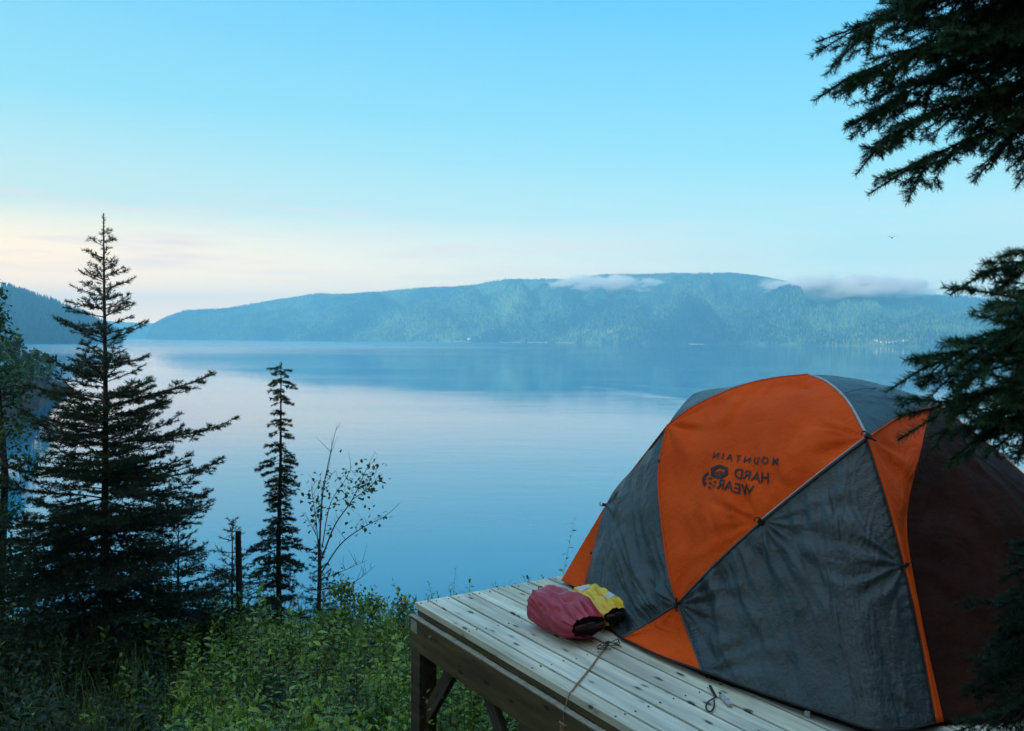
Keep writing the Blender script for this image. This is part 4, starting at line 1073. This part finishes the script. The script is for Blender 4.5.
# ------------------------------------------------------------------ near spruce whose boughs hang into view from the right
def near_spruce():
    rg = np.random.default_rng(5); base = Vector((2.62, 1.55, ground_z(2.62, 1.55)-.1))
    t_ = thing('overhanging_spruce', 'dark spruce whose boughs hang into view from the right edge', 'tree', base)
    mb = MB(); mb.tube([base, Vector((2.66,1.6,1.0)), Vector((2.62,1.62,3.0)), Vector((2.6,1.6,6.5))], [.16,.13,.10,.03], 14)
    mb.build('trunk', m_bark, t_, smooth=True)
    def bough(pts, label=None, latl=.34, r0=.008, per_m=2000, nl=.0135, nw=.0019, sp=.048, dense=1.0, both=1.0, hang=-.12, mat=m_needle2, s0=.0):
        wood, green = [], []
        c = [np3(p) for p in catmull(pts, 30)]
        for i in range(29):
            f = 1-i/29; wood.append((c[i], c[i+1], r0*(.2+.8*f), r0*(.2+.8*(f-1/29))))
            if i/29 > s0: green.append((c[i], c[i+1]))
        tot = sum(np.linalg.norm(c[i+1]-c[i]) for i in range(29)); k_ = int(tot/sp)
        for i in range(k_):
            s = s0+(1-s0)*(i+.3*rg.random())/k_
            if s > .96: continue
            f = s*29; i0 = min(int(f), 28); q = c[i0]+(c[i0+1]-c[i0])*(f-i0); ax = unit(c[i0+1]-c[i0])
            for sg in (1,-1):
                if rg.random() > both: continue
                sd_ = unit(np.cross(ax, [0,0,1.]))*sg; a_ = rg.uniform(.6,.95)
                dd = ax*math.cos(a_)+sd_*math.sin(a_)+np.array([0,0,hang+rg.normal(0,.22)])
                spray(q, dd, min(latl, (tot*(1-s))*.6+.05)*rg.uniform(.6,1.1), rg, wood, green, .0022, .075, .42, 1, .1, .05, .05, .7, .035, .0)
        b_ = MB()
        V, Fq = prisms(wood); o = link('bough', me_np('bough', V, Fq), m_bark, t_)
        if label: o['label'] = label
        V, Fq = needles([g[0] for g in green], [g[1] for g in green], per_m, nl, nw, (.75,1.15), rg, .10)
        nd = link('needles', me_np('needles', V, Fq), mat, o, rel=False); nd.matrix_parent_inverse = o.matrix_parent_inverse.inverted() if False else Matrix.Identity(4)
        return o
    T0 = Vector((2.6,1.62,2.55)); Tm = Vector((2.62,1.62,2.1)); Tl = Vector((2.64,1.6,1.5)); Tl2 = Vector((2.64,1.6,.9))
    Yn = 1.75
    # upper boughs
    bough([T0+Vector((0,0,.4)), P(1100,-60,1.8), P(960,-20,1.8), P(880,18,1.78), P(816,42,1.76)], latl=.20, s0=.4)
    bough([T0+Vector((0,0,.25)), P(1100,-30,1.7), P(980,20,1.72), P(890,60,1.75), P(840,82,1.76), P(814,101,1.77)], 'upper bough with drooping tips against the sky', latl=.20, s0=.4)
    bough([T0+Vector((0,0,.1)), P(1100,10,1.85), P(980,60,1.85), P(910,90,1.84), P(866,118,1.83), P(846,128,1.82)], latl=.18, s0=.4)
    bough([T0, P(1100,50,1.7), P(1010,85,1.72), P(940,108,1.74), P(890,135,1.76), P(856,175,1.78)], latl=.16, s0=.4)
    bough([Tm+Vector((0,0,.2)), P(1120,85,1.6), P(1024,118,1.65), P(960,143,1.7), P(915,165,1.74), P(869,194,1.76)], latl=.12, s0=.45)
    bough([T0+Vector((0,0,.5)), P(1120,-120,1.6), P(1020,-60,1.65), P(930,-10,1.7), P(905,20,1.72)], latl=.3, s0=.4)
    bough([T0+Vector((0,0,.45)), P(1120,-60,1.9), P(1040,0,1.9), P(970,30,1.9), P(930,60,1.9)], latl=.26, s0=.3)
    bough([Tm+Vector((0,0,.35)), P(1120,40,1.9), P(1050,90,1.9), P(1010,140,1.88), P(988,170,1.86)], latl=.12, s0=.4, hang=-.2)
    bough([Tm+Vector((0,0,.3)), P(1110,110,1.6), P(1050,150,1.6), P(1016,187,1.6)], latl=.08, s0=.5, hang=-.2)
    for a_, b2 in (((1010,-20,1.7),(905,10,1.72)), ((1030,20,1.6),(925,50,1.64)), ((1040,50,1.95),(930,80,1.95)), ((1040,80,1.7),(945,122,1.72)), ((1040,-10,2.0),(890,30,2.0)), ((1060,100,1.8),(985,128,1.8)), ((1000,-60,1.9),(880,-5,1.88))):
        bough([T0+Vector((0,0,.2)), P(1130,a_[1]-40,a_[2]), P(*a_), P((a_[0]+b2[0])/2, (a_[1]+b2[1])/2+3, b2[2]), P(*b2)], latl=.17, s0=.35)
    for a_, b2 in (((1060,350,1.5),(965,375,1.5)), ((1060,380,1.55),(975,412,1.55)), ((1060,330,1.6),(970,340,1.6)), ((1050,410,1.4),(985,440,1.4))):
        bough([Tl, P(1130,a_[1]-20,a_[2]), P(*a_), P((a_[0]+b2[0])/2, (a_[1]+b2[1])/2+2, b2[2]), P(*b2)], latl=.14, s0=.35, hang=-.04)
    for a_, b2 in (((1080,570,1.9),(985,650,2.0)), ((1080,620,1.7),(975,720,1.75)), ((1080,540,2.1),(1000,580,2.1)), ((1090,660,1.8),(990,670,1.9))):
        bough([Tl2-Vector((0,0,.1)), P(1150,a_[1]-20,a_[2]), P(*a_), P(*b2)], latl=.24, s0=.2, mat=m_needle)
    # lower boughs, closer to the lens
    bough([Tl+Vector((0,0,.2)), P(1150,240,1.35), P(1060,258,1.36), P(1000,265,1.4), P(950,295,1.42)], latl=.10, s0=.45, hang=.02)
    bough([Tl, P(1150,300,1.3), P(1040,330,1.32), P(960,352,1.36), P(900,380,1.4), P(886,392,1.42)], 'lower bough hanging across the tent roof', latl=.17, s0=.4, hang=-.02)
    bough([Tl-Vector((0,0,.1)), P(1150,345,1.3), P(1050,375,1.3), P(980,395,1.34), P(920,425,1.36), P(898,440,1.38)], latl=.16, s0=.4, hang=-.04)
    bough([Tl-Vector((0,0,.15)), P(1140,380,1.25), P(1060,400,1.28), P(990,430,1.3), P(950,460,1.3)], latl=.12, s0=.45, hang=-.05)
    bough([Tl-Vector((0,0,.05)), P(1140,290,1.45), P(1060,310,1.45), P(1010,330,1.45), P(985,345,1.45)], latl=.16, s0=.4, hang=-.02)
    bough([Tl2-Vector((0,0,.1)), P(1180,560,1.7), P(1090,600,1.75), P(1020,640,1.8), P(965,690,1.85)], 'dark low bough at the bottom right corner', latl=.24, s0=.2, mat=m_needle)
    bough([Tl2, P(1180,520,1.8), P(1100,550,1.85), P(1040,590,1.9), P(990,610,1.95)], latl=.22, s0=.2, mat=m_needle)
    bough([Tl2-Vector((0,0,.3)), P(1180,640,1.6), P(1080,680,1.6), P(1000,715,1.65), P(940,738,1.7)], latl=.25, s0=.2, mat=m_needle)
near_spruce()

# trees round the clearing, outside the frame: they shade the camp from the side and behind
src = big
def copy_tree(o, parent=None):
    c = o.copy(); COL.objects.link(c)
    if parent is not None: c.parent = parent
    for ch in o.children: copy_tree(ch, c)
    return c
shade = [(-3.2,-3.0,1.5,1.9,'spruce close behind the camera on the left side'),(.6,-4.2,1.6,3.2,'spruce directly behind the camera'),(4.0,-2.6,1.6,4.0,'spruce behind the camera on the right side'),(6.2,.8,1.7,5.1,'spruce to the right of the overhanging spruce'),(7.0,4.2,1.6,.9,'spruce beyond the right end of the platform'),(5.8,7.6,1.2,5.5,'spruce behind the platform to the right')]
for x, y, sc_, rz, lb in shade:
    c = copy_tree(src); c.location = (x, y, ground_z(x, y)-.1); c.scale = (sc_*1.15, sc_*1.15, sc_); c.rotation_euler = (0,0,rz); c['label'] = lb; c['group'] = 'spruces round the clearing'

# little plant silhouette behind the tent's right shoulder
g = Vector((2.95, 6.9, ground_z(2.95, 6.9))); pt_ = P(1003, 432, 6.9)
leafy_tree('young_alder', 'small thin leafy shrub seen past the tent shoulder at the right edge', Vector((pt_.x, 6.9, g.z-.1)), pt_.z-g.z, .22, 71, 420, .035, m_bushl, .55, 'shrub')

# bird
bp_ = P(892, 238, 60); bt = thing('bird', 'tiny dark bird flying in the pale sky at right', 'bird', bp_)
mb = MB(); mb.tube([(-.16,0,0),(-.08,0,0),(0,0,.01),(.10,0,.01),(.20,0,.02)], [.006,.035,.05,.035,.004], 8); o = link('body', mb.mesh('body'), m_black, smooth=True); o.parent = bt
for sg in (1,-1):
    mb = MB(); mb.add([(.06,0,.02),(-.06,0,.02),(-.08,sg*.20,.12),(.03,sg*.22,.13),(-.10,sg*.42,.06),(.0,0,.035),(-.02,sg*.2,.14)], [(0,1,2,3),(3,2,4),(0,5,6,3),(5,1,2,6),(6,2,4),(3,6,4)])
    o = link('wing', mb.mesh('wing'), m_black); o.parent = bt; 
bt.rotation_euler = (0,0,R(70))
